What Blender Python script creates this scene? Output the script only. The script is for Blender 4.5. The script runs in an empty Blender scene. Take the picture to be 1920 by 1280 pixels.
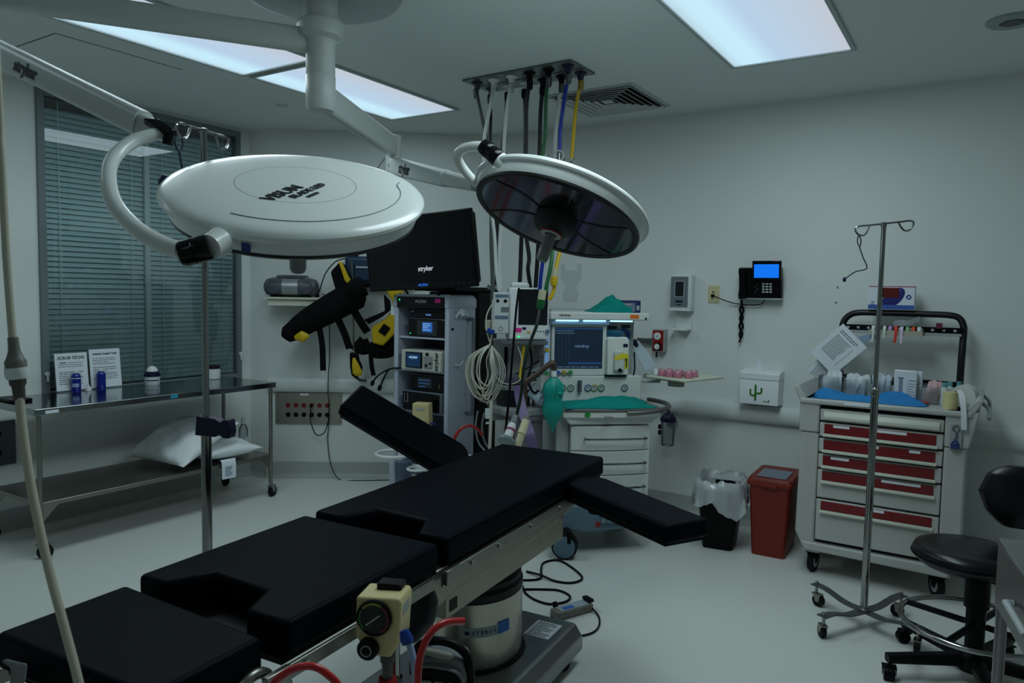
import bpy, bmesh, math, random
from mathutils import Vector as V, Matrix as MX
random.seed(7)
S = bpy.context.scene
COL = S.collection
PI = math.pi
R = math.radians
def rgb(h):
    c = [int(h[i:i+2], 16)/255 for i in (0, 2, 4)]
    return tuple(x/12.92 if x <= .04045 else ((x+.055)/1.055)**2.4 for x in c)
# ---------------------------------------------------------------- materials
def M(name, col, rough=.5, metal=0., spec=.5, es=0, ecol=None, trans=0., alpha=1., coat=0., ns=0, na=.06, bump=0., brush=None, ior=1.45, sheen=0.):
    m = bpy.data.materials.new(name); m.use_nodes = True
    nt = m.node_tree; p = nt.nodes['Principled BSDF']
    c = rgb(col) if isinstance(col, str) else col
    p.inputs['Base Color'].default_value = (*c, 1)
    p.inputs['Roughness'].default_value = rough
    p.inputs['Metallic'].default_value = metal
    p.inputs['Specular IOR Level'].default_value = spec
    p.inputs['Transmission Weight'].default_value = trans
    p.inputs['Alpha'].default_value = alpha
    p.inputs['Coat Weight'].default_value = coat
    p.inputs['IOR'].default_value = ior
    p.inputs['Sheen Weight'].default_value = sheen
    if es:
        p.inputs['Emission Color'].default_value = (*(rgb(ecol) if ecol else c), 1)
        p.inputs['Emission Strength'].default_value = es
    if ns or bump or brush:
        tc = nt.nodes.new('ShaderNodeTexCoord')
        mp = nt.nodes.new('ShaderNodeMapping'); nt.links.new(tc.outputs['Object'], mp.inputs[0])
        if brush: mp.inputs['Scale'].default_value = brush
        n = nt.nodes.new('ShaderNodeTexNoise'); n.inputs['Scale'].default_value = ns or 40
        n.inputs['Detail'].default_value = 5
        nt.links.new(mp.outputs[0], n.inputs['Vector'])
        if na:
            mx = nt.nodes.new('ShaderNodeMix'); mx.data_type = 'RGBA'
            mx.inputs[6].default_value = (*[x*(1-na) for x in c], 1)
            mx.inputs[7].default_value = (*[min(1, x*(1+na)) for x in c], 1)
            nt.links.new(n.outputs['Fac'], mx.inputs[0]); nt.links.new(mx.outputs[2], p.inputs['Base Color'])
        if brush:
            mr = nt.nodes.new('ShaderNodeMapRange'); mr.inputs[3].default_value = rough*.8; mr.inputs[4].default_value = rough*1.25
            nt.links.new(n.outputs['Fac'], mr.inputs[0]); nt.links.new(mr.outputs[0], p.inputs['Roughness'])
        if bump:
            b = nt.nodes.new('ShaderNodeBump'); b.inputs['Strength'].default_value = bump; b.inputs['Distance'].default_value = .01
            nt.links.new(n.outputs['Fac'], b.inputs['Height']); nt.links.new(b.outputs[0], p.inputs['Normal'])
    return m
def M_clear(name, tint, gloss=1., dens=0.08, rough=.03):
    # thin clear plastic or pane: a little diffuse film, fresnel gloss, the rest see-through
    m = bpy.data.materials.new(name); m.use_nodes = True; nt = m.node_tree
    nt.nodes.clear(); N = nt.nodes.new; L = nt.links.new
    o = N('ShaderNodeOutputMaterial'); t = N('ShaderNodeBsdfTransparent'); g = N('ShaderNodeBsdfGlossy'); d = N('ShaderNodeBsdfDiffuse')
    c = rgb(tint); t.inputs[0].default_value = (*[.6+.4*x for x in c], 1); d.inputs[0].default_value = (*c, 1)
    g.inputs['Roughness'].default_value = rough; g.inputs[0].default_value = (gloss, gloss, gloss, 1)
    f = N('ShaderNodeFresnel'); f.inputs[0].default_value = 1.5
    m1 = N('ShaderNodeMixShader'); m1.inputs[0].default_value = dens; L(t.outputs[0], m1.inputs[1]); L(d.outputs[0], m1.inputs[2])
    m2 = N('ShaderNodeMixShader'); L(f.outputs[0], m2.inputs[0]); L(m1.outputs[0], m2.inputs[1]); L(g.outputs[0], m2.inputs[2])
    L(m2.outputs[0], o.inputs[0]); return m
def M_panel(name, tile, s):
    # luminaire diffuser: the tubes behind it make one long side brighter than the other
    m = bpy.data.materials.new(name); m.use_nodes = True; nt = m.node_tree; nt.nodes.clear(); N = nt.nodes.new; L = nt.links.new
    o = N('ShaderNodeOutputMaterial'); e = N('ShaderNodeEmission'); L(e.outputs[0], o.inputs[0])
    tc = N('ShaderNodeTexCoord'); sx = N('ShaderNodeSeparateXYZ'); L(tc.outputs['Object'], sx.inputs[0])
    cr = N('ShaderNodeValToRGB'); mr = N('ShaderNodeMapRange'); mr.inputs[1].default_value = -.3; mr.inputs[2].default_value = .3
    L(sx.outputs[0], mr.inputs[0]); L(mr.outputs[0], cr.inputs[0])
    el = cr.color_ramp.elements; el[0].position = 0; el[0].color = (.46, .62, .72, 1); el[1].position = 1; el[1].color = (.52, .56, .63, 1)
    for p, c in ((.1, (.55, .80, .92, 1)), (.24, (.56, .83, .96, 1)), (.42, (.47, .63, .80, 1)), (.75, (.49, .60, .72, 1))):
        q = el.new(p); q.color = c
    L(cr.outputs[0], e.inputs[0]); e.inputs[1].default_value = s
    return m
# ---------------------------------------------------------------- mesh builder
def spline(pts, k=6, closed=False):
    P = [V(p) for p in pts]; n = len(P); out = []
    if n < 3 and not closed: return P
    for i in range(n if closed else n-1):
        g = (lambda j: P[j % n]) if closed else (lambda j: P[max(0, min(n-1, j))])
        p0, p1, p2, p3 = g(i-1), g(i), g(i+1), g(i+2)
        for s in range(k):
            t = s/k
            out.append(.5*((2*p1)+(p2-p0)*t+(2*p0-5*p1+4*p2-p3)*t*t+(3*p1-p0-3*p2+p3)*t**3))
    if not closed: out.append(P[-1])
    return out
def frame(ax):
    a = V(ax).normalized(); u = a.orthogonal().normalized(); return u, a.cross(u), a
class MB:
    def __init__(s): s.b = bmesh.new(); s.T = MX.Identity(4)
    def v(s, p): return s.b.verts.new(s.T @ V(p))
    def f(s, vs):
        try: return s.b.faces.new(vs)
        except ValueError: return None
    def box(s, cx, cy, cz, sx, sy, sz, rz=0, rx=0, ry=0):
        m = MX.Translation((cx, cy, cz)) @ MX.Rotation(rz, 4, 'Z') @ MX.Rotation(ry, 4, 'Y') @ MX.Rotation(rx, 4, 'X')
        c = [s.v(m @ V((x*sx/2, y*sy/2, z*sz/2))) for x in (-1, 1) for y in (-1, 1) for z in (-1, 1)]
        for q in ((0, 1, 3, 2), (4, 6, 7, 5), (0, 4, 5, 1), (2, 3, 7, 6), (0, 2, 6, 4), (1, 5, 7, 3)): s.f([c[i] for i in q])
        return s
    def bx(s, x0, x1, y0, y1, z0, z1): return s.box((x0+x1)/2, (y0+y1)/2, (z0+z1)/2, x1-x0, y1-y0, z1-z0)
    def lathe(s, prof, o=(0, 0, 0), ax=(0, 0, 1), n=28, cap=True, sx=1., sy=1., arc=None):
        u, w, a = frame(ax)
        if abs(a.z) > .999: u, w = V((1, 0, 0)), V((0, 1, 0)) if a.z > 0 else V((0, -1, 0))
        o = V(o); rings = []
        for r, z in prof:
            if r < 1e-6: rings.append([s.v(o+a*z)])
            else: rings.append([s.v(o+a*z+u*r*sx*math.cos(2*PI*i/n)+w*r*sy*math.sin(2*PI*i/n)) for i in range(n)])
        for A, B in zip(rings, rings[1:]):
            for i in range(n):
                j = (i+1) % n
                if len(A) == 1 and len(B) == 1: continue
                if len(A) == 1: s.f([A[0], B[j], B[i]][::-1] if 0 else [A[0], B[i], B[j]][::-1])
                elif len(B) == 1: s.f([A[i], A[j], B[0]])
                else: s.f([A[i], A[j], B[j], B[i]])
        if cap:
            if len(rings[0]) > 1: s.f(rings[0][::-1])
            if len(rings[-1]) > 1: s.f(rings[-1])
        return s
    def cyl(s, p, q, r, r2=None, n=20):
        p, q = V(p), V(q); L = (q-p).length
        return s.lathe([(r, 0), (r if r2 is None else r2, L)], p, q-p, n)
    def tube(s, pts, r, n=8, k=0, closed=False, cap=True):
        P = spline(pts, k, closed) if k else [V(p) for p in pts]
        rr = r if callable(r) else (lambda t: r)
        N = len(P); rings = []; u = None
        for i in range(N):
            if closed: d = P[(i+1) % N]-P[i-1]
            else: d = P[min(i+1, N-1)]-P[max(i-1, 0)]
            d.normalize()
            if u is None: u = d.orthogonal().normalized()
            u = (u-d*u.dot(d)); u = u.normalized() if u.length > 1e-6 else d.orthogonal().normalized()
            w = d.cross(u); q = rr(i/max(1, N-1))
            rings.append([s.v(P[i]+u*q*math.cos(2*PI*j/n)+w*q*math.sin(2*PI*j/n)) for j in range(n)])
        for a in range(N if closed else N-1):
            A, B = rings[a], rings[(a+1) % N]
            off = 0
            if closed and a == N-1:
                off = min(range(n), key=lambda o: (B[o].co-A[0].co).length)
            for j in range(n): s.f([A[j], A[(j+1) % n], B[(j+1+off) % n], B[(j+off) % n]])
        if cap and not closed: s.f(rings[0][::-1]); s.f(rings[-1])
        return s
    def ribbon(s, pts, side, w, t, k=0):
        # flat strap along pts, width w along 'side', thickness t
        P = spline(pts, k) if k else [V(p) for p in pts]
        N = len(P); rings = []; sd = V(side).normalized()
        for i in range(N):
            d = (P[min(i+1, N-1)]-P[max(i-1, 0)]).normalized(); x = (sd-d*sd.dot(d)).normalized(); nn = d.cross(x)
            ww = w(i/(N-1)) if callable(w) else w
            rings.append([s.v(P[i]+x*ww/2*a+nn*t/2*b) for a, b in ((-1, -1), (1, -1), (1, 1), (-1, 1))])
        for A, B in zip(rings, rings[1:]):
            for j in range(4): s.f([A[j], A[(j+1) % 4], B[(j+1) % 4], B[j]])
        s.f(rings[0][::-1]); s.f(rings[-1]); return s
    def prism(s, poly, o, u, v, w):
        # polygon (a,b) in the plane o+a*u+b*v, extruded by vector w
        o, u, v, w = V(o), V(u), V(v), V(w)
        A = [s.v(o+u*a+v*b) for a, b in poly]; B = [s.v(o+u*a+v*b+w) for a, b in poly]
        n = len(poly); s.f(A[::-1]); s.f(B)
        for i in range(n): s.f([A[i], A[(i+1) % n], B[(i+1) % n], B[i]])
        return s
    def sph(s, c, r, n=20, m=12):
        r = (r, r, r) if not isinstance(r, tuple) else r
        pr = [(math.sin(PI*i/m), -math.cos(PI*i/m)) for i in range(m+1)]
        T0 = s.T; s.T = T0 @ MX.Translation(c) @ MX.Diagonal((*r, 1)); s.lathe(pr, n=n); s.T = T0; return s
    def torus(s, c, Rr, r, ax=(0, 0, 1), n=40, m=10, sx=1, sy=1):
        u, w, a = frame(ax)
        if abs(a.z) > .999: u, w = V((1, 0, 0)), V((0, 1, 0))
        return s.tube([V(c)+u*Rr*sx*math.cos(2*PI*i/n)+w*Rr*sy*math.sin(2*PI*i/n) for i in range(n)], r, m, closed=True)
    def grid(s, fn, nu, nv, t=0., td=(0, 0, -1)):
        G = [[V(fn(i/nu, j/nv)) for j in range(nv+1)] for i in range(nu+1)]
        A = [[s.v(p) for p in row] for row in G]
        for i in range(nu):
            for j in range(nv): s.f([A[i][j], A[i+1][j], A[i+1][j+1], A[i][j+1]])
        if t:
            D = V(td)*t; B = [[s.v(p+D) for p in row] for row in G]
            for i in range(nu):
                for j in range(nv): s.f([B[i][j], B[i][j+1], B[i+1][j+1], B[i+1][j]])
            edge = [(i, 0) for i in range(nu)]+[(nu, j) for j in range(nv)]+[(i, nv) for i in range(nu, 0, -1)]+[(0, j) for j in range(nv, 0, -1)]
            for (a, b), (c, d) in zip(edge, edge[1:]+edge[:1]): s.f([A[a][b], B[a][b], B[c][d], A[c][d]])
        return s
# ---------------------------------------------------------------- objects
import collections
WM = collections.defaultdict(lambda: MX.Identity(4))
def tag(o, label=None, cat=None, group=None, kind=None):
    for k, x in (('label', label), ('category', cat), ('group', group), ('kind', kind)):
        if x: o[k] = x
    return o
def thing(name, label, cat, loc=(0, 0, 0), rz=0, group=None, mat=None):
    o = bpy.data.objects.new(name, None); COL.objects.link(o); o.empty_display_size = .05
    m = MX.Translation(loc) @ MX.Rotation(rz, 4, 'Z') if mat is None else mat
    o.matrix_world = m; WM[o.name] = m.copy()
    return tag(o, label, cat, group)
def part(name, mb, mat, parent=None, bev=0, ang=38, w=False, sub=0, seg=2, label=None):
    me = bpy.data.meshes.new(name)
    bm = mb.b
    bmesh.ops.recalc_face_normals(bm, faces=bm.faces)
    if w and parent is not None: bm.transform(WM[parent.name].inverted())
    bm.to_mesh(me); bm.free()
    me.polygons.foreach_set('use_smooth', [True]*len(me.polygons))
    try: me.set_sharp_from_angle(angle=R(ang))
    except Exception: pass
    if mat: me.materials.append(mat)
    o = bpy.data.objects.new(name, me); COL.objects.link(o)
    if parent is not None:
        o.parent = parent; WM[o.name] = WM[parent.name].copy()
    if bev:
        d = o.modifiers.new('bevel', 'BEVEL'); d.width = bev; d.segments = seg; d.limit_method = 'ANGLE'; d.angle_limit = R(30)
        d.harden_normals = False
    if sub:
        d = o.modifiers.new('subsurf', 'SUBSURF'); d.levels = sub; d.render_levels = sub
    if label: o['label'] = label
    return o
def solo(name, mb, mat, label, cat, group=None, kind=None, **kw):
    # a thing that is one mesh: geometry given in world coordinates, origin moved to its base
    bm = mb.b; xs = [v.co for v in bm.verts]
    lo = V([min(c[i] for c in xs) for i in range(3)]); hi = V([max(c[i] for c in xs) for i in range(3)])
    o0 = V(((lo.x+hi.x)/2, (lo.y+hi.y)/2, lo.z)); bm.transform(MX.Translation(-o0))
    o = part(name, mb, mat, None, **kw); o.location = o0; WM[o.name] = MX.Translation(o0)
    return tag(o, label, cat, group, kind)
def struct(name, mb, mat, **kw): return tag(part(name, mb, mat, None, **kw), kind='structure')
def copy_tree(o, loc=None, rz=None, label=None, parent=None):
    c = o.copy(); COL.objects.link(c)
    if parent is not None: c.parent = parent
    for ch in [x for x in bpy.data.objects if x.parent == o]: copy_tree(ch, parent=c)
    if loc is not None: c.location = loc
    if rz is not None: c.rotation_euler = (0, 0, rz)
    if label: c['label'] = label
    WM[c.name] = c.matrix_basis.copy() if parent is None else WM[parent.name]
    return c
def text(name, s, size, mat, parent, o, u, n, ext=.0006, bold=0., shear=0., align='CENTER', w=True):
    # lettering lying in a plane: o = centre, u = reading direction, n = outward normal
    cu = bpy.data.curves.new('t', 'FONT'); cu.body = s; cu.size = size; cu.extrude = ext; cu.offset = bold; cu.shear = shear
    cu.align_x = align; cu.align_y = 'CENTER'; cu.resolution_u = 3
    t = bpy.data.objects.new('t', cu); me = bpy.data.meshes.new_from_object(t); bpy.data.objects.remove(t)
    u, n = V(u).normalized(), V(n).normalized(); v = n.cross(u).normalized()
    m = MX(((u.x, v.x, n.x, o[0]), (u.y, v.y, n.y, o[1]), (u.z, v.z, n.z, o[2]), (0, 0, 0, 1)))
    if w and parent is not None: m = WM[parent.name].inverted() @ m
    me.transform(m); me.materials.clear(); me.materials.append(mat)
    ob = bpy.data.objects.new(name, me); COL.objects.link(ob)
    if parent is not None: ob.parent = parent; WM[ob.name] = WM[parent.name]
    return ob
def bars(mb, o, u, v, n, rows, width, pitch, h, seed=0, t=.0006):
    # rows of unreadable print: short dark strokes in word-like groups
    rnd = random.Random(seed); o, u, v, n = V(o), V(u).normalized(), V(v).normalized(), V(n).normalized()
    for r in range(rows):
        x = 0; end = width*(rnd.uniform(.55, 1) if r % 3 == 2 else rnd.uniform(.88, 1))
        while x < end:
            l = min(rnd.uniform(.06, .2)*width, end-x); c = o+u*(x+l/2)-v*pitch*r
            mb.prism([(-l/2, -h/2), (l/2, -h/2), (l/2, h/2), (-l/2, h/2)], c, u, v, n*t); x += l+.025*width
    return mb
# ---------------------------------------------------------------- camera
F_PX, YAW, PIT, ROL = 1378.276, R(32.8986), R(3.81699), R(1.06961)
cam = bpy.data.objects.new('camera', bpy.data.cameras.new('camera')); COL.objects.link(cam); S.camera = cam
cam.data.sensor_width = 36; cam.data.lens = F_PX*36/1920; cam.data.clip_start = .02
fw = V((-math.sin(YAW)*math.cos(PIT), math.cos(YAW)*math.cos(PIT), -math.sin(PIT))); rt = V((math.cos(YAW), math.sin(YAW), 0)); up = rt.cross(fw)
r2 = rt*math.cos(ROL)+up*math.sin(ROL); u2 = -rt*math.sin(ROL)+up*math.cos(ROL)
cam.matrix_world = MX(((r2.x, u2.x, -fw.x, 0), (r2.y, u2.y, -fw.y, 0), (r2.z, u2.z, -fw.z, 1.53), (0, 0, 0, 1)))
cam.data.dof.use_dof = True; cam.data.dof.focus_distance = 4.6; cam.data.dof.aperture_fstop = 9.0
S.view_settings.view_transform = 'Standard'; S.view_settings.look = 'None'; S.view_settings.gamma = 1; S.view_settings.use_curve_mapping = False
S.view_settings.exposure = 0.0
# ---------------------------------------------------------------- shared materials
wall_m = M('painted wall', 'dfe4e0', .55, ns=3, na=.02)
ceil_m = M('ceiling paint', 'dce2e0', .7, ns=2, na=.02)
floor_m = M('vinyl floor', 'd2d6d0', .38, ns=220, na=.12)
base_m = M('vinyl cove base', 'a9b0aa', .45, ns=30, na=.05)
rail_m = M('bumper rail vinyl', 'd3d9d5', .4)
frame_m = M('window frame paint', '6f7a7c', .45)
steel = M('brushed steel', 'a3a49e', .26, 1, ns=60, na=.1, brush=(1, 30, 30))
steel2 = M('satin steel', '8f8f88', .36, 1, ns=30, na=.12)
chrome = M('chrome', '9a9c9a', .14, 1)
dark_steel = M('dark steel', '54585a', .4, 1)
black = M('black plastic', '08090b', .42, spec=.16)
black_g = M('gloss black plastic', '06080a', .16, spec=.3)
rubber = M('black rubber', '0c0d0f', .65, spec=.3)
vinyl = M('black upholstery', '060a11', .46, spec=.045, ns=160, na=.1, bump=.05)
white = M('white enamel', 'dde2de', .32)
white_p = M('white plastic', 'dce1e0', .42)
grey_p = M('grey plastic', '7d8588', .45)
lgrey = M('light grey plastic', 'a2a9a9', .45)
paper = M('paper', 'dfe6ec', .7)
ink = M('print', '20262b', .7)
navy = M('navy plastic', '0c1138', .4)
blue_p = M('blue plastic', '123a8c', .35)
red_p = M('red plastic', '8c1a14', .4)
yellow = M('yellow plastic', 'c8a90c', .45)
teal = M('teal surgical linen', '07857c', .85, spec=.2, ns=60, na=.1, bump=.2)
cream = M('cream plastic', 'c9ba86', .45)
pink = M('pink sticker', 'e0248c', .6)
# ================================================================ the room
CE = 2.78
A0 = V((-4.855, 3.87, 0)); A1 = V((-3.34, 4.97, 0)); AD = (A1-A0).normalized(); AN = V((AD.y, -AD.x, 0)); ARZ = math.atan2(AD.y, AD.x)
RX, FY = 2.6, -3.0
struct('floor', MB().bx(-5.3, RX+.2, FY-.2, 5.2, -.1, 0), floor_m)
struct('ceiling', MB().bx(-5.3, RX+.2, FY-.2, 5.2, CE, CE+.1), ceil_m)
w = MB(); WY0, WY1, WZ0, WZ1 = 2.285, 3.775, .80, 2.755
w.bx(-5.2, -5.05, FY, WY0, 0, CE); w.bx(-5.2, -5.05, WY1, 3.87, 0, CE); w.bx(-5.2, -5.05, WY0, WY1, 0, WZ0); w.bx(-5.2, -5.05, WY0, WY1, WZ1, CE); w.bx(-5.24, -5.2, WY0, WY1, WZ0, WZ1)
struct('wall_left', w, wall_m)
w = MB(); w.prism([(-5.2, 3.87), (-4.855, 3.87), (-3.34, 4.97), (-3.34, 5.1), (-5.2, 5.1)], (0, 0, 0), (1, 0, 0), (0, 1, 0), (0, 0, CE)); struct('wall_corner', w, wall_m)
struct('wall_back', MB().bx(-3.34, RX, 4.97, 5.1, 0, CE), wall_m)
struct('wall_right', MB().bx(RX, RX+.15, FY, 5.1, 0, CE), wall_m)
struct('wall_front', MB().bx(-5.2, RX, FY-.15, FY, 0, CE), wall_m)
# cove base and bumper rails
def cove(name, p, q, n):
    p, q, n = V(p), V(q), V(n); b = MB()
    b.prism([(0.001, .0), (.06, .0), (.035, .006), (.018, .02), (.012, .04), (.012, .125), (.001, .125)], p, n, (0, 0, 1), q-p); return struct(name, b, base_m)
cove('baseboard_back', (-3.34, 4.97, 0), (RX, 4.97, 0), (0, -1, 0)); cove('baseboard_corner', A0, A1, AN); cove('baseboard_left', (-5.05, FY, 0), (-5.05, 3.87, 0), (1, 0, 0))
cove('baseboard_return', (-5.05, 3.87, 0), (-4.855, 3.87, 0), (0, -1, 0))
def rail(name, p, q, n):
    p, q, n = V(p), V(q), V(n); b = MB()
    b.prism([(.001, .70), (.03, .70), (.045, .715), (.05, .75), (.045, .79), (.03, .812), (.001, .815)], p, n, (0, 0, 1), q-p); return struct(name, b, rail_m)
rail('trim_1', (-3.3, 4.97, 0), (RX, 4.97, 0), (0, -1, 0)); rail('trim_2', A0+AD*.02, A1-AD*.05, AN)
# ---- window with blinds between panes
wf = MB()
for y0, y1 in ((WY0, WY0+.045), (WY1-.035, WY1)): wf.bx(-5.13, -5.03, y0, y1, WZ0, WZ1)
wf.bx(-5.13, -5.03, WY0+.045, WY1-.035, WZ1-.045, WZ1); wf.bx(-5.13, -5.03, WY0+.045, WY1-.035, WZ0, WZ0+.04)
win = struct('window_1', wf, frame_m, bev=.003)
part('glass_pane', MB().bx(-5.062, -5.058, WY0+.045, WY1-.035, WZ0+.04, WZ1-.045), M_clear('window glass', 'e6f0f0', 1., .02, .02), win)
part('window_latch', MB().cyl((-5.03, WY0+.024, .955), (-5.012, WY0+.024, .955), .014).box(-5.016, WY0+.024, .93, .01, .012, .05), white_p, win, bev=.002)
part('window_latch', MB().cyl((-5.03, WY1-.018, 1.0), (-5.012, WY1-.018, 1.0), .014).box(-5.016, WY1-.018, .975, .01, .012, .05), white_p, win, bev=.002)
slat_m = M('blind slat', 'b9d3d6', .38, spec=.6)
def blind(y0, y1, label, n):
    t = thing('window_blind', label, 'blind', (-5.1, (y0+y1)/2, WZ0+.05), 0, None)
    L = y1-y0; b = MB(); z = .02; rnd = random.Random(n)
    while z < WZ1-WZ0-.16:
        T = MX.Translation((0, 0, z)) @ MX.Rotation(R(58), 4, 'Y'); b.T = T
        b.grid(lambda u, v: ((u-.5)*.046, (v-.5)*L, .004*(1-(2*u-1)**2)), 4, 1, .0008); z += .0345
    b.T = MX.Identity(4); part('slats', b, slat_m, t, ang=60)
    h = WZ1-WZ0-.115; part('headrail', MB().box(0, 0, h-.02, .04, L, .035), M('headrail dark', '20282b', .5), t, bev=.002)
    lad = MB()
    for y in (-L*.36, L*.36): lad.box(.028, y, h/2, .001, .006, h)
    part('ladder_tape', lad, slat_m, t)
blind(WY0+.05, 3.0, 'slatted grey blind in the wider left pane of the window', 1)
blind(3.035, WY1-.04, 'slatted grey blind in the narrower right pane of the window', 2)
part('mullion', MB().bx(-5.085, -5.064, 3.0, 3.035, WZ0+.04, WZ1-.045), M('mullion', 'c9d6d7', .4), win)
# ---- ceiling luminaires
panel_m = M_panel('luminaire diffuser', 0, 1.02)
PW = (8.5, 4, 11.5, 18, 2, 1)
lf = M('luminaire frame', 'aab3b4', .4)
def luminaire(x, y, label, watts):
    t = thing('ceiling_light', label, 'ceiling light', (x, y, CE), 0, None); W, L = .625, 1.235; b = MB()
    for sx in (-1, 1): b.box(sx*(W/2-.011), 0, -.006, .022, L, .012)
    for sy in (-1, 1): b.box(0, sy*(L/2-.011), -.006, W-.044, .022, .012)
    part('frame', b, lf, t, bev=.002); part('diffuser', MB().box(0, 0, -.004, W-.044, L-.044, .004), panel_m, t)
    l = bpy.data.lights.new('tube_lamp', 'AREA'); l.shape = 'RECTANGLE'; l.size = W-.05; l.size_y = L-.05; l.energy = watts; l.color = (.78, .95, 1.0)
    o = bpy.data.objects.new('tube_lamp', l); COL.objects.link(o); o.parent = t; o.location = (0, 0, -.009)
luminaire(-.935, 3.47, 'recessed ceiling light panel on the right, toward the back wall', PW[0])
luminaire(-3.435, 3.49, 'recessed ceiling light panel on the left, farther from the camera, behind the lamp mount', PW[1])
luminaire(-3.445, 2.225, 'recessed ceiling light panel at the upper left, nearer, crossed by the lamp arm', PW[2])
luminaire(-.935, 2.205, 'recessed ceiling light panel overhead, in line with and nearer than the right one', PW[3])
luminaire(-3.445, .96, 'recessed ceiling light panel at the near end of the left row, above the camera side', PW[4])
luminaire(-.935, -1.0, 'unseen ceiling light panel added behind the camera for fill light', PW[5])  # added panel, never in view, gives weak fill from behind the camera
# ---- ceiling fittings
t = thing('air_diffuser', 'square louvred air diffuser in the ceiling beside the hose plates', 'air vent', (-2.14, 4.4, CE))
f_ = MB(); gw = M('vent enamel', 'c4cbc9', .5)
for k in range(6):
    a = .285-k*.042; b_ = a-.012
    for s_, (ax_) in ((1, 0), (-1, 0), (1, 1), (-1, 1)):
        z0 = -.004-.004*(k % 2)
        if ax_ == 0: f_.box(s_*(a-.008), 0, -.012, .018, 2*a, .003, ry=s_*R(38))
        else: f_.box(0, s_*(a-.008), -.012, 2*a, .018, .003, rx=s_*R(-38))
f_.box(0, 0, -.008, .07, .07, .004)
part('louvre', f_, gw, t)
part('throat', MB().box(0, 0, -.001, .55, .55, .001), M('vent throat', '060708', .9), t)
fl = MB()
for sx in (-1, 1): fl.box(sx*.29, 0, -.004, .03, .61, .006); fl.box(0, sx*.29, -.004, .55, .03, .006)
part('flange', fl, gw, t, bev=.002)
t = thing('ceiling_speaker', 'round grey ceiling speaker at the upper right', 'speaker', (.0225, 4.02, CE))
part('rim', MB().lathe([(.105, 0), (.105, -.006), (.095, -.012), (.05, -.012), (.05, -.004), (0, -.004)], cap=False, n=40), M('speaker rim', '99a2a2', .5), t)
part('grille', MB().lathe([(.048, -.006), (.04, -.016), (0, -.02)], n=32, cap=False), M('speaker grille', '555c5f', .6), t)
solo('sprinkler_cap', MB().lathe([(0, CE-.008), (.036, CE-.008), (.04, CE-.004), (.04, CE-.0005)], (-4.14, 3.44, 0), n=28), gw, 'small round sprinkler cover on the ceiling above the window', 'sprinkler cover')
hb = MB(); hm = M('hatch joint', '3c4446', .7)
hb.bx(-4.45, -3.985, 1.904, 1.91, CE-.0015, CE-.0003); hb.bx(-3.991, -3.985, 1.91, 2.6, CE-.0015, CE-.0003)
solo('access_hatch', hb, hm, 'rectangular access hatch outline in the ceiling above the window', 'access hatch')
# ================================================================ left side
WA = MX.Translation(A0) @ MX.Rotation(ARZ, 4, 'Z')      # corner wall frame: x along the wall, -y into the room
def caster(parent, x, y, r=.04, w=.025, a=0., top=.11, fm=None, wm=None, hub=None, name='caster'):
    fm = fm or steel2; b = MB(); ca, sa = math.cos(a), math.sin(a); T = MX.Translation((x, y, 0)) @ MX.Rotation(a, 4, 'Z'); b.T = T; o = r*.45
    b.cyl((0, 0, r*1.9), (0, 0, top), r*.22, n=12); b.box(o*.4, 0, r*1.95, r*1.5, w*1.35, r*.18)
    for s in (-1, 1): b.prism([(-r*.35, r*1.95), (r*1.0, r*1.95), (o+r*.28, r*.8), (o-r*.28, r*.8)], (0, s*w*.62-.001, 0), (1, 0, 0), (0, 0, 1), (0, .002, 0))
    b.T = MX.Identity(4); c = part(name, b, fm, parent)
    k = MB(); k.T = T; k.lathe([(r*.8, -w/2), (r*.95, -w/2), (r, -w/4), (r, w/4), (r*.95, w/2), (r*.8, w/2)], (o, 0, r), (0, 1, 0), 28); k.T = MX.Identity(4)
    wh = part('wheel', k, wm or rubber, c)
    return c
# ---- steel table
t = thing('steel_table', 'long stainless steel table on casters under the window, with a lower shelf', 'table', (-4.63, 2.73, 0))
b = MB().bx(-.30, .30, -.81, .81, .807, .845); part('table_top', b, M('mirror steel', '8f9597', .13, 1, ns=30, na=.06), t, bev=.004)
part('lower_shelf', MB().bx(-.285, .285, -.79, .79, .292, .318), steel2, t, bev=.003)
for sx in (-1, 1):
    for sy in (-1, 1):
        part('leg', MB().cyl((sx*.275, sy*.78, .10), (sx*.275, sy*.78, .81), .0135), steel2, t)
        caster(t, sx*.275, sy*.78, .042, .026, .3+sx+sy*.6, .12)
for sx in (-1, 1):
    for sy in (-1, 1):
        g = MB(); g.prism([(0, 0), (.09, 0), (0, -.09)], (sx*.275, sy*.775, .292), (0, -sy, 0), (0, 0, 1), (.003, 0, 0)); part('gusset', g, steel2, t)
solo('blue_sticker', MB().bx(-4.3295, -4.3288, 2.715, 2.765, .817, .84), M('cyan sticker', '2d8fb4', .5), 'small blue sticker on the front edge of the steel table', 'sticker')
solo('label_strip', MB().bx(-4.3295, -4.3288, 1.975, 2.045, .815, .832), paper, 'white label strip on the front edge of the steel table, at its left end', 'label')
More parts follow.
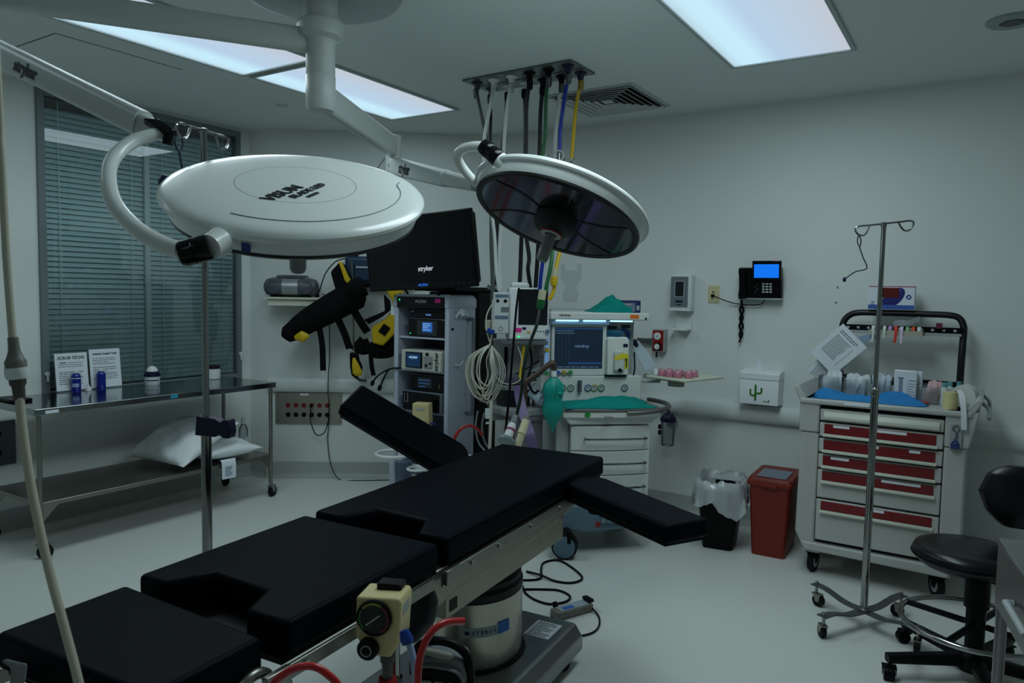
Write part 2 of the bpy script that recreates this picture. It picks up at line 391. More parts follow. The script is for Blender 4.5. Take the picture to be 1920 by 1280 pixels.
# sign holders
def sign(y0, y1, h, label, head, rows, seed, lead=None):
    t = thing('sign_holder', label, 'sign holder', (-4.9, (y0+y1)/2, .845), R(90)); w = y1-y0
    T = MX.Rotation(R(-6), 4, 'X')
    b = MB(); b.T = T; b.bx(-w/2, w/2, .0, .0012, .004, h); b.T = MX.Identity(4); b.box(0, -.02, .0015, w, .06, .003); part('clear_stand', b, M_clear('acrylic', 'c4d0d4', 1, .12, .05), t)
    b = MB(); b.T = T; b.bx(-w/2+.004, w/2-.004, -.0012, -.0004, .008, h-.004); part('sheet', b, paper, t)
    n = T.to_3x3() @ V((0, -1, 0)); up_ = T.to_3x3() @ V((0, 0, 1)); wm_ = WM[t.name]
    def P(x, z): return wm_ @ (T @ V((x, -.0014, z)))
    text('heading', head, .026 if lead else .016, ink, t, P(0, h-.035), wm_.to_3x3() @ V((1, 0, 0)), wm_.to_3x3() @ n, .0002, bold=.0008)
    if lead: text('lead_word', lead, .013, ink, t, P(-w*.25, h-.065), wm_.to_3x3() @ V((1, 0, 0)), wm_.to_3x3() @ n, .0002, bold=.0005)
    b = MB(); bars(b, T @ V((-w*.1 if lead else -w*.38, -.0013, h-.065)), (1, 0, 0), up_, n, 1 if lead else 4, w*.5 if lead else w*.75, .012, .003, seed)
    if lead: bars(b, T @ V((-w*.38, -.0013, h-.078)), (1, 0, 0), up_, n, 2, w*.75, .012, .003, seed+1)
    bars(b, T @ V((-w*.38, -.0013, h-.125)), (1, 0, 0), up_, n, rows, w*.75, .0125, .0035, seed+2); part('print', b, ink, t)
sign(2.302, 2.508, .25, 'paper sign headed scrub techs standing on the steel table, left of the other sign', 'SCRUB TECHS', 7, 3, 'PLEASE')
sign(2.515, 2.725, .265, 'taller paper sign beside the scrub techs sign, standing on the steel table', 'Attention Surgical Techs', 7, 9)
# bottles
bl = M('blue bottle', '0a1f86', .22, coat=.5)
def bottle(y, x, r, h, label, lab):
    t = thing('spray_bottle', label, 'bottle', (x, y, .845), R(60)); b = MB()
    b.lathe([(r*.9, 0), (r, .006), (r, h*.72), (r*.93, h*.8), (r*.6, h*.87), (r*.45, h*.89)], n=28); part('body', b, bl, t)
    part('cap', MB().lathe([(r*.42, h*.88), (r*.45, h*.9), (r*.42, h), (r*.36, h)], n=20), white_p, t, bev=.001)
    if lab:
        b = MB(); b.lathe([(r+.0006, h*.24), (r+.0006, h*.42)], n=28, cap=False); 
        fs = [f for f in b.b.faces if f.calc_center_median().y > -r*.75]; bmesh.ops.delete(b.b, geom=fs, context='FACES'); part('label_patch', b, M('bottle label', '8fa4c9', .6), t)
        b = MB(); b.lathe([(r+.0006, h*.64), (r+.0006, h*.67)], n=28, cap=False)
        fs = [f for f in b.b.faces if f.calc_center_median().y > -r*.3]; bmesh.ops.delete(b.b, geom=fs, context='FACES'); part('label_band', b, paper, t)
bottle(2.405, -4.865, .029, .135, 'blue bottle with white cap and small label, in front of the scrub techs sign', True)
bottle(2.562, -4.862, .028, .135, 'plain blue bottle with white cap, in front of the taller paper sign', False)
solo('white_bottle_cap', MB().lathe([(.02, 0), (.021, .004), (.017, .02), (.009, .026), (.008, .036), (0, .037)], (-4.866, 2.482, .845), n=20), white_p, 'small white cap lying between the two blue bottles on the steel table', 'cap')
t = thing('gel_jar', 'squat jar with navy lid ring and white domed top on the steel table', 'jar', (-4.84, 2.9, .845), R(60))
part('body', MB().lathe([(.046, 0), (.048, .004), (.048, .055), (.046, .06)], n=32), M('jar label', 'c5cfd2', .5), t)
part('lid', MB().lathe([(.05, .06), (.053, .064), (.053, .08), (.044, .086), (.042, .095)], n=32), navy, t)
part('dome', MB().lathe([(.038, .095), (.036, .106), (.024, .122), (.012, .13), (0, .132)], n=28), white_p, t)
b = MB().lathe([(.0486, .03), (.0486, .038)], n=32, cap=False); bmesh.ops.delete(b.b, geom=[f for f in b.b.faces if f.calc_center_median().y > -.025], context='FACES'); part('print', b, ink, t)
t = thing('supply_jar', 'white jar with dark lid on the steel table, behind the left drip pole', 'jar', (-4.83, 3.37, .845))
part('body', MB().lathe([(.045, 0), (.05, .005), (.052, .05), (.05, .08)], n=32), white_p, t)
part('lid', MB().lathe([(.051, .078), (.052, .082), (.051, .1), (.044, .104)], n=32), M('maroon lid', '24121a', .4), t)
# pillows
pil = M('pillow cotton', 'e4e9ea', .85, ns=8, na=.03, bump=.25)
def pillow(label, loc, rot, sx, sy, sz, seed):
    rnd = random.Random(seed); ph = [rnd.uniform(0, 6) for _ in range(6)]
    t = MB()
    def fn(sgn):
        def f(u, v):
            a, c = 2*u-1, 2*v-1; e = (1-abs(a)**2.2)*(1-abs(c)**2.2); h = max(0, e)**.55
            pin = 1-.10*(1-abs(a)**1.5)*abs(c)**3; pn2 = 1-.10*(1-abs(c)**1.5)*abs(a)**3
            wr = .012*math.sin(6*a+ph[0]+3*c)*math.sin(5*c+ph[1])+.006*math.sin(13*a+7*c+ph[2])*abs(c)
            return (a*sx/2*pn2, c*sy/2*pin, sgn*sz/2*h+wr*h*(1 if sgn > 0 else .3))
        return f
    t.T = MX.Translation(loc) @ rot
    t.grid(fn(1), 36, 28); t.grid(fn(-1), 36, 28); bmesh.ops.remove_doubles(t.b, verts=t.b.verts, dist=.0008)
    return solo('pillow', t, pil, label, 'pillow', 'pillows on the lower shelf', ang=80)
pillow('white pillow lying flat at the right end of the lower shelf, under the other pillow', (-4.60, 3.2, .395), MX.Rotation(R(-6), 4, 'Z'), .58, .44, .15, 4)
pillow('white pillow slumped at an angle on top of the other pillow on the lower shelf', (-4.6, 2.965, .485), MX.Rotation(R(4), 4, 'Z') @ MX.Rotation(R(27), 4, 'X'), .62, .50, .16, 5)
b = MB(); b.ribbon([(-4.36, 3.14, .345), (-4.335, 3.135, .345), (-4.322, 3.133, .31), (-4.318, 3.13, .22)], (0, 1, 0), .11, .0012, k=5)
o = solo('paper_tag', b, paper, 'white printed paper tag hanging over the edge of the lower shelf', 'tag')
b = MB(); bars(b, (-4.317, 3.10, .30), (0, 1, 0), (0, 0, 1), (1, 0, 0), 5, .06, .014, .005, 5); b.b.transform(MX.Translation(-o.location)); part('print', b, M('blue print', '4a78a0', .6), o)
t = thing('clear_bottle', 'clear empty bottle standing at the right end of the lower shelf', 'bottle', (-4.62, 3.475, .318))
part('body', MB().lathe([(.03, 0), (.034, .006), (.033, .16), (.02, .19), (.012, .2)], n=24), M_clear('clear plastic', 'cfd8da', 1, .25, .08), t)
part('cap', MB().lathe([(.016, .198), (.017, .235), (.012, .245)], n=20), white_p, t)
part('sticker', MB().box(.034, 0, .08, .002, .03, .05), paper, t)
# wall outlet plate hidden behind the table end
t = thing('wall_plate', 'dark steel outlet plate on the window wall beside the left table end', 'outlet', (-5.05, 1.98, .41))
part('plate', MB().bx(.001, .012, -.145, .145, 0, .275), dark_steel, t, bev=.003)
part('socket', MB().cyl((.012, .05, .2), (.016, .05, .2), .018).cyl((.012, .05, .08), (.016, .05, .08), .018), black, t)
solo('black_tray', MB().bx(-4.86, -4.66, 1.94, 2.06, .846, .862), black, 'black tray at the far left end of the steel table', 'tray', bev=.004)
# ---- drip poles
def hooks(b, z):
    for s in (-1, 1):
        b.tube([(0, 0, z), (s*.06, 0, z), (s*.105, 0, z), (s*.118, 0, z-.012), (s*.108, 0, z-.035), (s*.085, 0, z-.043), (s*.068, 0, z-.025), (s*.058, 0, z+.002)], .0042, 8, k=6)
t = thing('drip_pole', 'tall chrome drip pole standing on the floor behind the operating table', 'drip pole', (-2.146, 1.47, 0), R(20))
part('outer_tube', MB().cyl((0, 0, .06), (0, 0, 1.055), .0165), chrome, t)
part('inner_tube', MB().cyl((0, 0, 1.05), (0, 0, 2.03), .0105), chrome, t)
h = MB(); h.T = MX.Rotation(R(85), 4, 'Z'); hooks(h, 2.03); h.T = MX.Identity(4)
h.lathe([(.014, 2.02), (.014, 2.035), (0, 2.04)], n=16); part('hook_top', h, chrome, t)
part('clamp', MB().prism([(-.03, -.03), (.045, -.032), (.058, -.022), (.075, -.034), (.095, -.034), (.1, -.01), (.095, .026), (.08, .03), (.062, .018), (.045, .028), (-.024, .036)], (0, -.02, 1.072), (1, 0, 0), (0, 0, 1), (0, .04, 0)), navy, t, bev=.004)
bs = MB()
for k in range(4):
    bs.T = MX.Rotation(R(45+90*k), 4, 'Z'); bs.prism([(0, .05), (.26, .035), (.26, .045), (.05, .075), (0, .08)], (0, -.015, 0), (1, 0, 0), (0, 0, 1), (0, .03, 0))
bs.T = MX.Identity(4); part('base', bs, dark_steel, t, bev=.002)
for k in range(4): caster(t, .25*math.cos(R(45+90*k)), .25*math.sin(R(45+90*k)), .02, .016, R(45+90*k), .045)
b = MB(); hk = WM[t.name] @ (MX.Rotation(R(85), 4, 'Z') @ V((-.108, 0, 1.995))); b.tube([hk+V((0, -.012, -.01)), hk+V((0, -.013, -.03)), hk+V((0, 0, -.05)), hk+V((0, .013, -.03)), hk+V((0, .012, -.01))], .003, 8, k=4)
b.tube([hk+V((0, 0, -.05)), hk+V((.02, .0, -.12)), hk+V((.035, 0, -.19)), hk+V((.04, 0, -.25))], .0035, 8, k=4)
solo('blue_tether', b, navy, 'blue cord looped on the left drip pole hook', 'cord')
# ---- corner wall: outlet panel, shelf, radio
t = thing('outlet_panel', 'brushed steel wall panel with rows of red and black sockets', 'outlet panel', mat=WA @ MX.Translation((.34, 0, .437)))
part('plate', MB().bx(-.265, .265, -.012, -.001, 0, .253), M('satin plate', 'a8a59c', .42, 1, ns=20, na=.05), t, bev=.002)
sk = M('red socket', '6e1713', .4)
for i in range(6):
    part('red_socket', MB().lathe([(.019, 0), (.019, .003), (.014, .004), (.0, .004)], (-.163+.0625*i, -.012, .152), (0, -1, 0), 20), sk, t)
    part('black_socket', MB().lathe([(.019, 0), (.019, .003), (.014, .004), (.0, .004)], (-.163+.0625*i, -.012, .075), (0, -1, 0), 20), black, t)
part('label_strip', MB().bx(-.07, .0, -.0135, -.012, .232, .25), paper, t)
sc = MB()
for x in (-.245, .245):
    for z in (.02, .23): sc.cyl((x, -.012, z), (x, -.0145, z), .005, n=10)
part('screw', sc, dark_steel, t)
def wa(s, off, z): return WA @ V((s, -off, z))
b = MB(); b.cyl(wa(.363, .016, .512), wa(.363, .045, .508), .012, n=12); b.tube([wa(.363, .045, .508), wa(.37, .07, .46), wa(.41, .06, .36), wa(.47, .05, .37), wa(.5, .05, .45), wa(.51, .05, .5)], .004, 8, k=6)
solo('looped_wire', b, black, 'black plug and looped cord in the wall outlet panel', 'cord')
b = MB(); b.cyl(wa(.363, .016, .589), wa(.363, .042, .589), .012, n=12); b.tube([wa(.363, .042, .589), wa(.366, .062, .575), wa(.366, .05, .55), wa(.364, .045, .53)], .004, 8, k=5)
solo('wall_plug', b, black, 'black plug in a red socket of the wall outlet panel', 'plug')
b = MB(); b.tube([wa(.46, .06, 1.49), wa(.5, .04, 1.45), wa(.505, .022, 1.3), wa(.508, .02, 1.0), wa(.506, .06, .82), wa(.506, .07, .7), wa(.506, .03, .6), wa(.5, .022, .42), wa(.495, .022, .3), wa(.52, .03, .12), wa(.6, .09, .005), wa(.75, .12, .004), wa(1.05, .1, .004), wa(1.25, .12, .004)], .0035, 8, k=6)
solo('long_wire', b, black, 'thin black wire running down the corner wall to the floor', 'cord')
t = thing('wall_shelf', 'small white bracket shelf on the corner wall holding a radio', 'shelf', mat=WA @ MX.Translation((.275, 0, 1.395)))
part('board', MB().bx(-.23, .23, -.24, -.001, .05, .066), M('shelf laminate', 'c8cbb8', .5), t, bev=.002)
part('bracket', MB().bx(-.2, .205, -.215, -.001, .0, .05), M('shelf bracket', 'd3d6c6', .5), t, bev=.002)
t = thing('radio', 'grey oval portable stereo on the small wall shelf', 'stereo', mat=WA @ MX.Translation((.235, -.13, 1.461)))
rb = M('stereo grey', '4b5359', .45, ns=300, na=.15)
b = MB(); b.lathe([(0, -.21), (.035, -.207), (.06, -.19), (.072, -.15), (.075, -.08), (.075, .08), (.072, .15), (.06, .19), (.035, .207), (0, .21)], (0, 0, .078), (1, 0, 0), 32, sy=1., sx=1.); part('body', b, rb, t)
part('foot', MB().bx(-.15, .15, -.05, .05, 0, .012), black, t, bev=.003)
part('front_panel', MB().lathe([(.0762, -.06), (.0762, .06)], (0, 0, .078), (1, 0, 0), 32), M('stereo silver', '9aa0a3', .35, .6), t)
part('control_arch', MB().lathe([(.079, -.055), (.079, .055)], (0, .012, .084), (1, 0, 0), 32, sx=1).lathe([(.077, -.1), (.077, .1)], (0, .016, .086), (1, 0, 0), 32), M('stereo dark', '1a1f23', .3), t)
for s in (-1, 1): part('speaker_grille', MB().lathe([(.052, 0), (.05, .008), (.0, .012)], (s*.125, -.062, .074), (0, -1, .15), 28), M('stereo grille', '3a4147', .7, ns=400, na=.3), t)
part('handle', MB().tube([(-.12, .03, .148), (-.1, .03, .165), (.1, .03, .165), (.12, .03, .148)], .006, 8, k=4), rb, t)
b = MB(); b.bx(-.5, 0, 0, 0, 0, 0) if 0 else None
b.tube([wa(.43, .12, 1.47), wa(.455, .13, 1.53), wa(.5, .15, 1.65), wa(.58, .18, 1.74), wa(.66, .18, 1.77)], .0045, 8, k=6); b.box(*wa(.43, .12, 1.475), .03, .02, .025, ARZ)
solo('stereo_cord', b, black, 'black cord arching up from the shelf to the navy unit', 'cord')
# ---- leg stirrups on the corner wall (rods hang from a wall hook bar)
foam = M('black foam', '060708', .85, spec=.2, ns=120, na=.2)
def padded(b, pts, rads, flat, side, n=16, k=6):
    # soft padded limb: elliptical tube, radius list along pts, flattened along 'side'
    P = spline(pts, k); N = len(P); sd = V(side).normalized(); rings = []
    def rad(t):
        x = t*(len(rads)-1); i = min(int(x), len(rads)-2); return rads[i]+(rads[i+1]-rads[i])*(x-i)
    for i in range(N):
        d = (P[min(i+1, N-1)]-P[max(i-1, 0)]).normalized(); u = (sd-d*sd.dot(d)).normalized(); w_ = d.cross(u); q = rad(i/(N-1))
        rings.append([b.v(P[i]+u*q*flat*math.cos(2*PI*j/n)+w_*q*math.sin(2*PI*j/n)) for j in range(n)])
    for A, B in zip(rings, rings[1:]):
        for j in range(n): b.f([A[j], A[(j+1) % n], B[(j+1) % n], B[j]])
    b.f(rings[0][::-1]); b.f(rings[-1]); return b
wn = -AN
def stirrup_straps(b, lst):
    for p, w_ in lst: b.ribbon([wa(*q) for q in p], AD, w_, .004, k=4)
t = thing('leg_stirrup', 'black padded leg stirrup boot with small yellow patch, hung on a steel rod', 'leg stirrup', mat=WA @ MX.Translation((.72, -.2, .9)))
part('boot_pad', padded(MB(), [wa(.24, .24, 1.19), wa(.31, .25, 1.23), wa(.42, .25, 1.30), wa(.55, .25, 1.375), wa(.68, .25, 1.45), wa(.78, .25, 1.49), wa(.82, .25, 1.5)], [.055, .085, .1, .11, .115, .1, .05], .8, AN), foam, t, w=True)
part('boot_toe', padded(MB(), [wa(.22, .25, 1.14), wa(.25, .25, 1.18), wa(.3, .25, 1.23)], [.04, .075, .07], .75, AN), foam, t, w=True)
part('yellow_patch', padded(MB(), [wa(.3, .31, 1.155), wa(.36, .325, 1.165), wa(.41, .325, 1.17)], [.012, .045, .012], .5, AN), yellow, t, w=True)
part('knee_cuff', padded(MB(), [wa(.68, .27, 1.47), wa(.76, .29, 1.53), wa(.82, .29, 1.56)], [.06, .085, .075], .9, AN), foam, t, w=True)
part('calf_shell', MB().prism([(.56, 1.66), (.63, 1.74), (.655, 1.73), (.71, 1.62), (.75, 1.53), (.68, 1.46), (.6, 1.52)], WA @ V((0, -.2, 0)), AD, (0, 0, 1), AN*.07), foam, t, bev=.015, w=True)
part('shell_edge', MB().prism([(.622, 1.742), (.652, 1.735), (.7, 1.63), (.745, 1.56), (.72, 1.545), (.67, 1.6), (.645, 1.68)], WA @ V((0, -.271, 0)), AD, (0, 0, 1), AN*.015), yellow, t, bev=.004, w=True)
part('rod', MB().tube([wa(.713, .22, 1.75), wa(.724, .2, 1.4), wa(.73, .2, 1.05)], .008, 12), steel, t, w=True)
part('clamp_handle', MB().prism([(.70, 1.04), (.765, 1.04), (.775, .98), (.8, .93), (.79, .87), (.75, .835), (.715, .86), (.703, .93)], WA @ V((0, -.18, 0)), AD, (0, 0, 1), AN*.045), black, t, bev=.01, w=True)
part('clamp_grip', padded(MB(), [wa(.735, .235, 1.0), wa(.75, .24, .94), wa(.765, .24, .885), wa(.765, .235, .86)], [.008, .028, .038, .02], .4, AN), yellow, t, w=True)
part('clamp_blade', MB().tube([wa(.74, .2, .85), wa(.78, .2, .82), wa(.83, .2, .818)], .012, 8), dark_steel, t, w=True)
b = MB(); stirrup_straps(b, [([(.47, .25, 1.25), (.5, .27, 1.1), (.505, .26, .9)], .045), ([(.6, .25, 1.33), (.66, .24, 1.2), (.7, .22, 1.07)], .055), ([(.72, .26, 1.4), (.79, .25, 1.28), (.84, .24, 1.2)], .06)])
part('strap', b, foam, t, w=True)
t = thing('leg_stirrup', 'yellow shelled leg stirrup boot with black straps, half behind the white video cart', 'leg stirrup', mat=WA @ MX.Translation((1.0, -.2, 1.1)))
Y = [(.955, 1.58), (1.06, 1.6), (1.15, 1.46), (1.16, 1.34), (1.07, 1.21), (.965, 1.10), (.885, 1.12), (.875, 1.24), (.98, 1.31), (1.05, 1.4), (1.02, 1.47)]
part('shell', MB().prism(Y, WA @ V((0, -.22, 0)), AD, (0, 0, 1), AN*.06), yellow, t, bev=.012, seg=3, w=True)
part('inner_pad', MB().prism([(.97, 1.5), (1.02, 1.45), (1.03, 1.38), (.96, 1.325), (.86, 1.265), (.82, 1.3), (.98, 1.37)], WA @ V((0, -.285, 0)), AD, (0, 0, 1), AN*.02), foam, t, bev=.006, w=True)
part('calf_pad', padded(MB(), [wa(.86, .2, 1.06), wa(.98, .19, 1.08), wa(1.1, .18, 1.17), wa(1.2, .17, 1.28)], [.06, .085, .09, .06], .6, AN), foam, t, w=True)
b = MB()
for s_, z_, a_ in ((1.085, 1.465, -20), (.975, 1.225, 35)): b.T = WA; b.box(s_, -.284, z_, .06, .008, .075, 0, 0, R(a_)); b.T = MX.Identity(4)
part('velcro_pad', b, foam, t, w=True)
b = MB(); stirrup_straps(b, [([(1.08, .2, 1.15), (1.13, .22, 1.0), (1.15, .2, .86)], .07), ([(.86, .2, 1.05), (.87, .22, .95), (.885, .2, .86)], .035), ([(.74, .2, 1.12), (.8, .2, 1.08), (.86, .2, 1.1)], .12)])
part('strap', b, foam, t, w=True)
t = thing('hook_bar', 'steel hook rail on the corner wall from which the stirrups hang', 'wall rail', mat=WA @ MX.Translation((.95, 0, 1.5)))
part('bar', MB().bx(-.3, .3, -.025, -.005, .05, .075), dark_steel, t, bev=.002)
h_ = MB()
for x in (-.225, .06): h_.tube([(x, -.02, .06), (x, -.12, .05), (x, -.19, .055), (x, -.2, .075)], .007, 8, k=4)
part('hook', h_, dark_steel, t)
# navy warming unit on the corner wall
t = thing('warming_unit', 'navy blue medical unit with grey trim on the corner wall, partly behind the monitor', 'medical unit', mat=WA @ MX.Translation((.86, 0, 1.58)))
nb = M('navy housing', '12304a', .4)
part('housing', MB().bx(-.21, .25, -.18, -.01, 0, .21), nb, t, bev=.03, seg=3)
part('trim', MB().bx(-.12, .24, -.192, -.178, .115, .13), M('pale trim', 'a9b6bf', .4), t, bev=.003)
part('label_plate', MB().bx(-.02, .12, -.1825, -.18, .14, .195), M('pale label', '9fb0bd', .5), t)
part('knob', MB().lathe([(.035, 0), (.035, .025), (.028, .04), (0, .042)], (-.145, -.12, .21), n=20), black, t)
# ================================================================ surgical lights and ceiling hoses
def ray(x, y): return fw*F_PX+r2*(x-960)-u2*(y-640)
HF = V((-math.sin(YAW), math.cos(YAW), 0)); CAM = V((0, 0, 1.53))
def P(x, y, d): q = ray(x, y); return CAM+q*(d/q.dot(HF))          # point seen at (x, y), d metres ahead
def PZ(x, y, z): q = ray(x, y); return CAM+q*((z-1.53)/q.z)
lamp_m = M('lamp enamel', 'dde3df', .3, coat=.3)
arm_m = M('lamp arm enamel', 'c3cac6', .38)
groove = M('panel joint', '6b7476', .6)
lens_m = M('lamp lens', '868d94', .07, 1)
HX, HY = -2.405, 2.2
mount = thing('lamp_mount', 'round ceiling canopy with the central spindle that carries both surgical lights', 'lamp mount', (HX, HY, CE))
part('canopy', MB().lathe([(.335, 0), (.335, -.02), (.325, -.034), (.29, -.042), (.08, -.05), (0, -.05)], n=56, cap=False), M('canopy enamel', 'a3abab', .4), mount, ang=50)
part('spindle', MB().lathe([(.07, -.03), (.07, -.13), (.093, -.14), (.097, -.148), (.097, -.165), (.09, -.18), (.088, -.2), (.064, -.215), (.06, -.23), (.06, -.355), (.059, -.358), (.0615, -.362), (.0615, -.485), (.054, -.503), (0, -.508)], n=40, cap=False), arm_m, mount)
def beam(b, p, q, h0, w0, h1, w1, rnd=.35, n=6):
    # closed rounded-rectangle boom from p to q
    p, q = V(p), V(q); d = (q-p).normalized(); s = d.cross(V((0, 0, 1))).normalized(); u = s.cross(d); rings = []
    for c, h, w_ in ((p, h0, w0), (q, h1, w1)):
        r_ = min(h, w_)*rnd; ring = []
        for cx, cy, a0 in ((1, 1, 0), (-1, 1, 90), (-1, -1, 180), (1, -1, 270)):
            for k in range(n+1):
                a = R(a0+90*k/n); ring.append(b.v(c+s*(cx*(w_/2-r_)+r_*math.cos(a))+u*(cy*(h/2-r_)+r_*math.sin(a))))
        rings.append(ring)
    A, B = rings; N = len(A)
    for j in range(N): b.f([A[j], A[(j+1) % N], B[(j+1) % N], B[j]])
    b.f(A[::-1]); b.f(B); return b
def lamp(label, c, n, yoke, yr, j0, j1, sock, text_u=None):
    c, n = V(c), V(n).normalized(); u = V(text_u).normalized() if text_u else n.orthogonal().normalized(); u = (u-n*u.dot(n)).normalized(); v = n.cross(u)
    m = MX(((u.x, v.x, n.x, c.x), (u.y, v.y, n.y, c.y), (u.z, v.z, n.z, c.z), (0, 0, 0, 1)))
    t = thing('surgical_light', label, 'surgical light', mat=m)
    pr = [(0, .016), (.16, .0155), (.25, .013), (.315, .008), (.336, .004), (.349, -.002), (.356, -.01), (.357, -.018), (.353, -.024), (.345, -.0265), (.3425, -.03), (.341, -.04), (.337, -.054), (.333, -.062), (.331, -.066)]; dz = .034
    part('housing', MB().lathe(pr, n=96, cap=False), lamp_m, t, ang=32)
    part('bezel', MB().lathe([(.333, -.062), (.332, -.071), (.324, -.077), (.308, -.073), (.306, -.066)], n=96, cap=False), M('lamp bezel', '0d0f10', .4), t)
    part('lens', MB().lathe([(.307, -.07), (.2, -.066), (.07, -.064), (0, -.064)], n=72, cap=False), lens_m, t)
    rb = MB()
    for k in range(6):
        rb.T = MX.Rotation(R(60*k+15), 4, 'Z'); rb.tube([(.07, 0, -.0655), (.13, .02, -.0675), (.2, .03, -.069), (.3, .015, -.0715)], .0022, 6, k=4)
    rb.T = MX.Identity(4); part('blade_seam', rb, M('lens seam', '3a4044', .25, .6), t)
    part('lens_hub', MB().lathe([(.085, -.066), (.083, -.095), (.07, -.12), (.045, -.135), (0, -.135)], n=40, cap=False), M('lens hub', '050506', .5), t)
    part('warning_ring', MB().lathe([(.046, -.133), (.046, -.138), (.022, -.139)], n=32, cap=False), M('warning ring', '9c1f22', .5), t)
    part('ring_label', MB().lathe([(.042, -.1395), (.024, -.1398)], n=32, cap=False), M('ring label', 'b9c0c2', .5), t)
    part('handle', MB().lathe([(.017, -.135), (.021, -.15), (.024, -.205), (.024, -.24), (.02, -.25), (0, -.251)], n=28, cap=False), M('handle sleeve', '7d817e', .35), t)
    part('yoke', MB().tube(yoke, yr, 16, k=10), lamp_m, t, w=True)
    j0, j1, sock = V(j0), V(j1), V(sock); d = j1-j0; L = d.length; rr = .031
    part('yoke_joint', MB().lathe([(rr*.55, -.004), (rr*.9, .002), (rr, .012), (rr, L*.48), (rr*.96, L*.5), (rr, L*.52), (rr, L-.004), (rr*.9, L)], j0, d, 28), black_g, t, w=True)
    d2 = sock-j1; part('yoke_socket', MB().lathe([(rr*.98, 0), (rr*1.0, d2.length*.3), (rr*1.08, d2.length*.7), (rr*1.12, d2.length)], j1, d2, 28), lamp_m, t, w=True)
    return t
LN = V((.31, -.289, .906)); RN = V((.114, .399, .91)).normalized()
l1 = lamp('large white surgical light head on the left seen from above, with black lettering', (-1.643, 1.415, 1.807), LN,
    [P(310, 252, 2.1), P(290, 252, 2.08), P(248, 266, 2.04), P(213, 296, 1.98), P(203, 335, 1.92), P(216, 384, 1.86), P(255, 428, 1.8), P(305, 458, 1.76), P(352, 474, 1.73)], lambda q: .017+.005*q,
    P(336, 477, 1.72), P(393, 463, 1.735), P(414, 452, 1.77), (-.024, .159, .059))
part('rim_groove', MB().torus((0, 0, .0145), .163, .0014, n=72, m=6), groove, l1)
sw = MB(); sw.tube([(.288*math.cos(R(a)), .288*math.sin(R(a)), .0105) for a in range(-175, -52, 4)]+[(.205, -.2, .0115), (.235, -.19, .0105)], .0016, 6); part('swirl_groove', sw, groove, l1)
m3 = WM[l1.name].to_3x3(); U, N_ = m3 @ V((1, 0, 0)), m3 @ V((0, 0, 1)); VV = m3 @ V((0, 1, 0)); c0 = V((-1.643, 1.415, 1.807))+N_*.0172
PL = lambda x, y: CAM+ray(x, y)*((c0-CAM).dot(N_)/ray(x, y).dot(N_)); tc0 = PL(531, 361); U = (PL(568, 347)-PL(497, 376)).normalized(); VV = N_.cross(U); lt = M('lamp lettering', '23282b', .6)
text('lettering', 'VISUM', .054, lt, l1, tc0, U, N_, .0012, bold=.0005)
text('lettering', 'BLADE LED', .031, lt, l1, PL(578, 357), U, N_, .0012, bold=.0005)
part('serial_mark', bars(MB(), PL(577, 369), U, VV, N_, 1, .05, .016, .012, 2), lt, l1, w=True)
dd = V((-1.508, 1.137, 1.603))-V((-1.643, 1.415, 1.807)); dd = (dd-LN.normalized()*dd.dot(LN.normalized())).normalized()
b = MB(); q = V((-1.643, 1.415, 1.807))+dd*.3465-LN.normalized()*.045; s_ = dd.cross(LN).normalized(); b.prism([(-.011, -.011), (.011, -.011), (.011, .011), (-.011, .011)], q, s_, LN.normalized(), dd*.003); part('blue_mark', b, M('blue mark', '23357a', .5), l1, w=True)
b = MB(); dd = V((-1.949, 1.209, 1.777))-V((-1.643, 1.415, 1.807)); dd = (dd-LN.normalized()*dd.dot(LN.normalized())).normalized(); q = V((-1.643, 1.415, 1.807))+dd*.35-LN.normalized()*.02; b.lathe([(.02, 0), (.022, .012), (.012, .022)], q, dd, 20); part('side_knob', b, navy, l1, w=True)
l2 = lamp('white surgical light head on the right tilted so its dark glass face shows', V((-1.435, 2.52, 1.819))+RN*.07, RN,
    [P(895, 345, 2.97), P(880, 330, 2.95), P(864, 309, 2.92), P(858, 292, 2.88), P(868, 279, 2.84), P(890, 274, 2.79), P(912, 275, 2.75)], .018,
    P(905, 272, 2.75), P(936, 299, 2.72), P(957, 318, 2.71))
# booms: part of the mount that carries them
J1 = V((-3.07, 1.218, 2.572)); J2 = V((-2.846, 3.143, 2.33))
b = MB(); beam(b, (HX-.04, HY-.03, 2.563), J1-V((0, 0, .012)), .098, .062, .098, .062); part('extension_boom', b, arm_m, mount, w=True, ang=50)
b = MB(); b.cyl(J1+V((0, 0, .08)), J1-V((0, 0, .235)), .048, n=28); part('boom_joint', b, arm_m, mount, w=True, bev=.006)
part('joint_cap', MB().sph(J1+V((.03, -.035, .0)), (.062, .062, .07)), M('blue cap', '0f2f58', .4), mount, w=True)
b = MB(); e1 = P(268, 233, 2.13); beam(b, J1-V((0, 0, .195)), e1, .09, .06, .075, .055); e2 = P(300, 249, 2.1); beam(b, e1, e2, .06, .045, .045, .04); part('spring_boom', b, arm_m, mount, w=True, ang=50)
b = MB(); k0 = P(284, 228, 2.09); k1 = P(318, 250, 2.08); k2 = P(314, 272, 2.08); b.prism([(-.012, -.02), (.012, -.02), (.012, .02), (-.012, .02)], k0, (k1-k0).cross(V((.4, .5, 0))).normalized(), V((.5, .6, 0)).normalized(), k1-k0); b.tube([k1-V((0, 0, -.012)), k1, k2], .016, 10); part('boom_bracket', b, black_g, mount, w=True, bev=.003)
d_ = (J1-V((0, 0, .195))-e1).normalized(); side = d_.cross(V((0, 0, 1))).normalized(); tq = P(80, 142, 2.5)
o_ = J1-V((0, 0, .195)); x_ = (tq-o_).dot(-d_); tq = o_-d_*x_; cs = CAM-tq; side = side if side.dot(cs) > 0 else -side
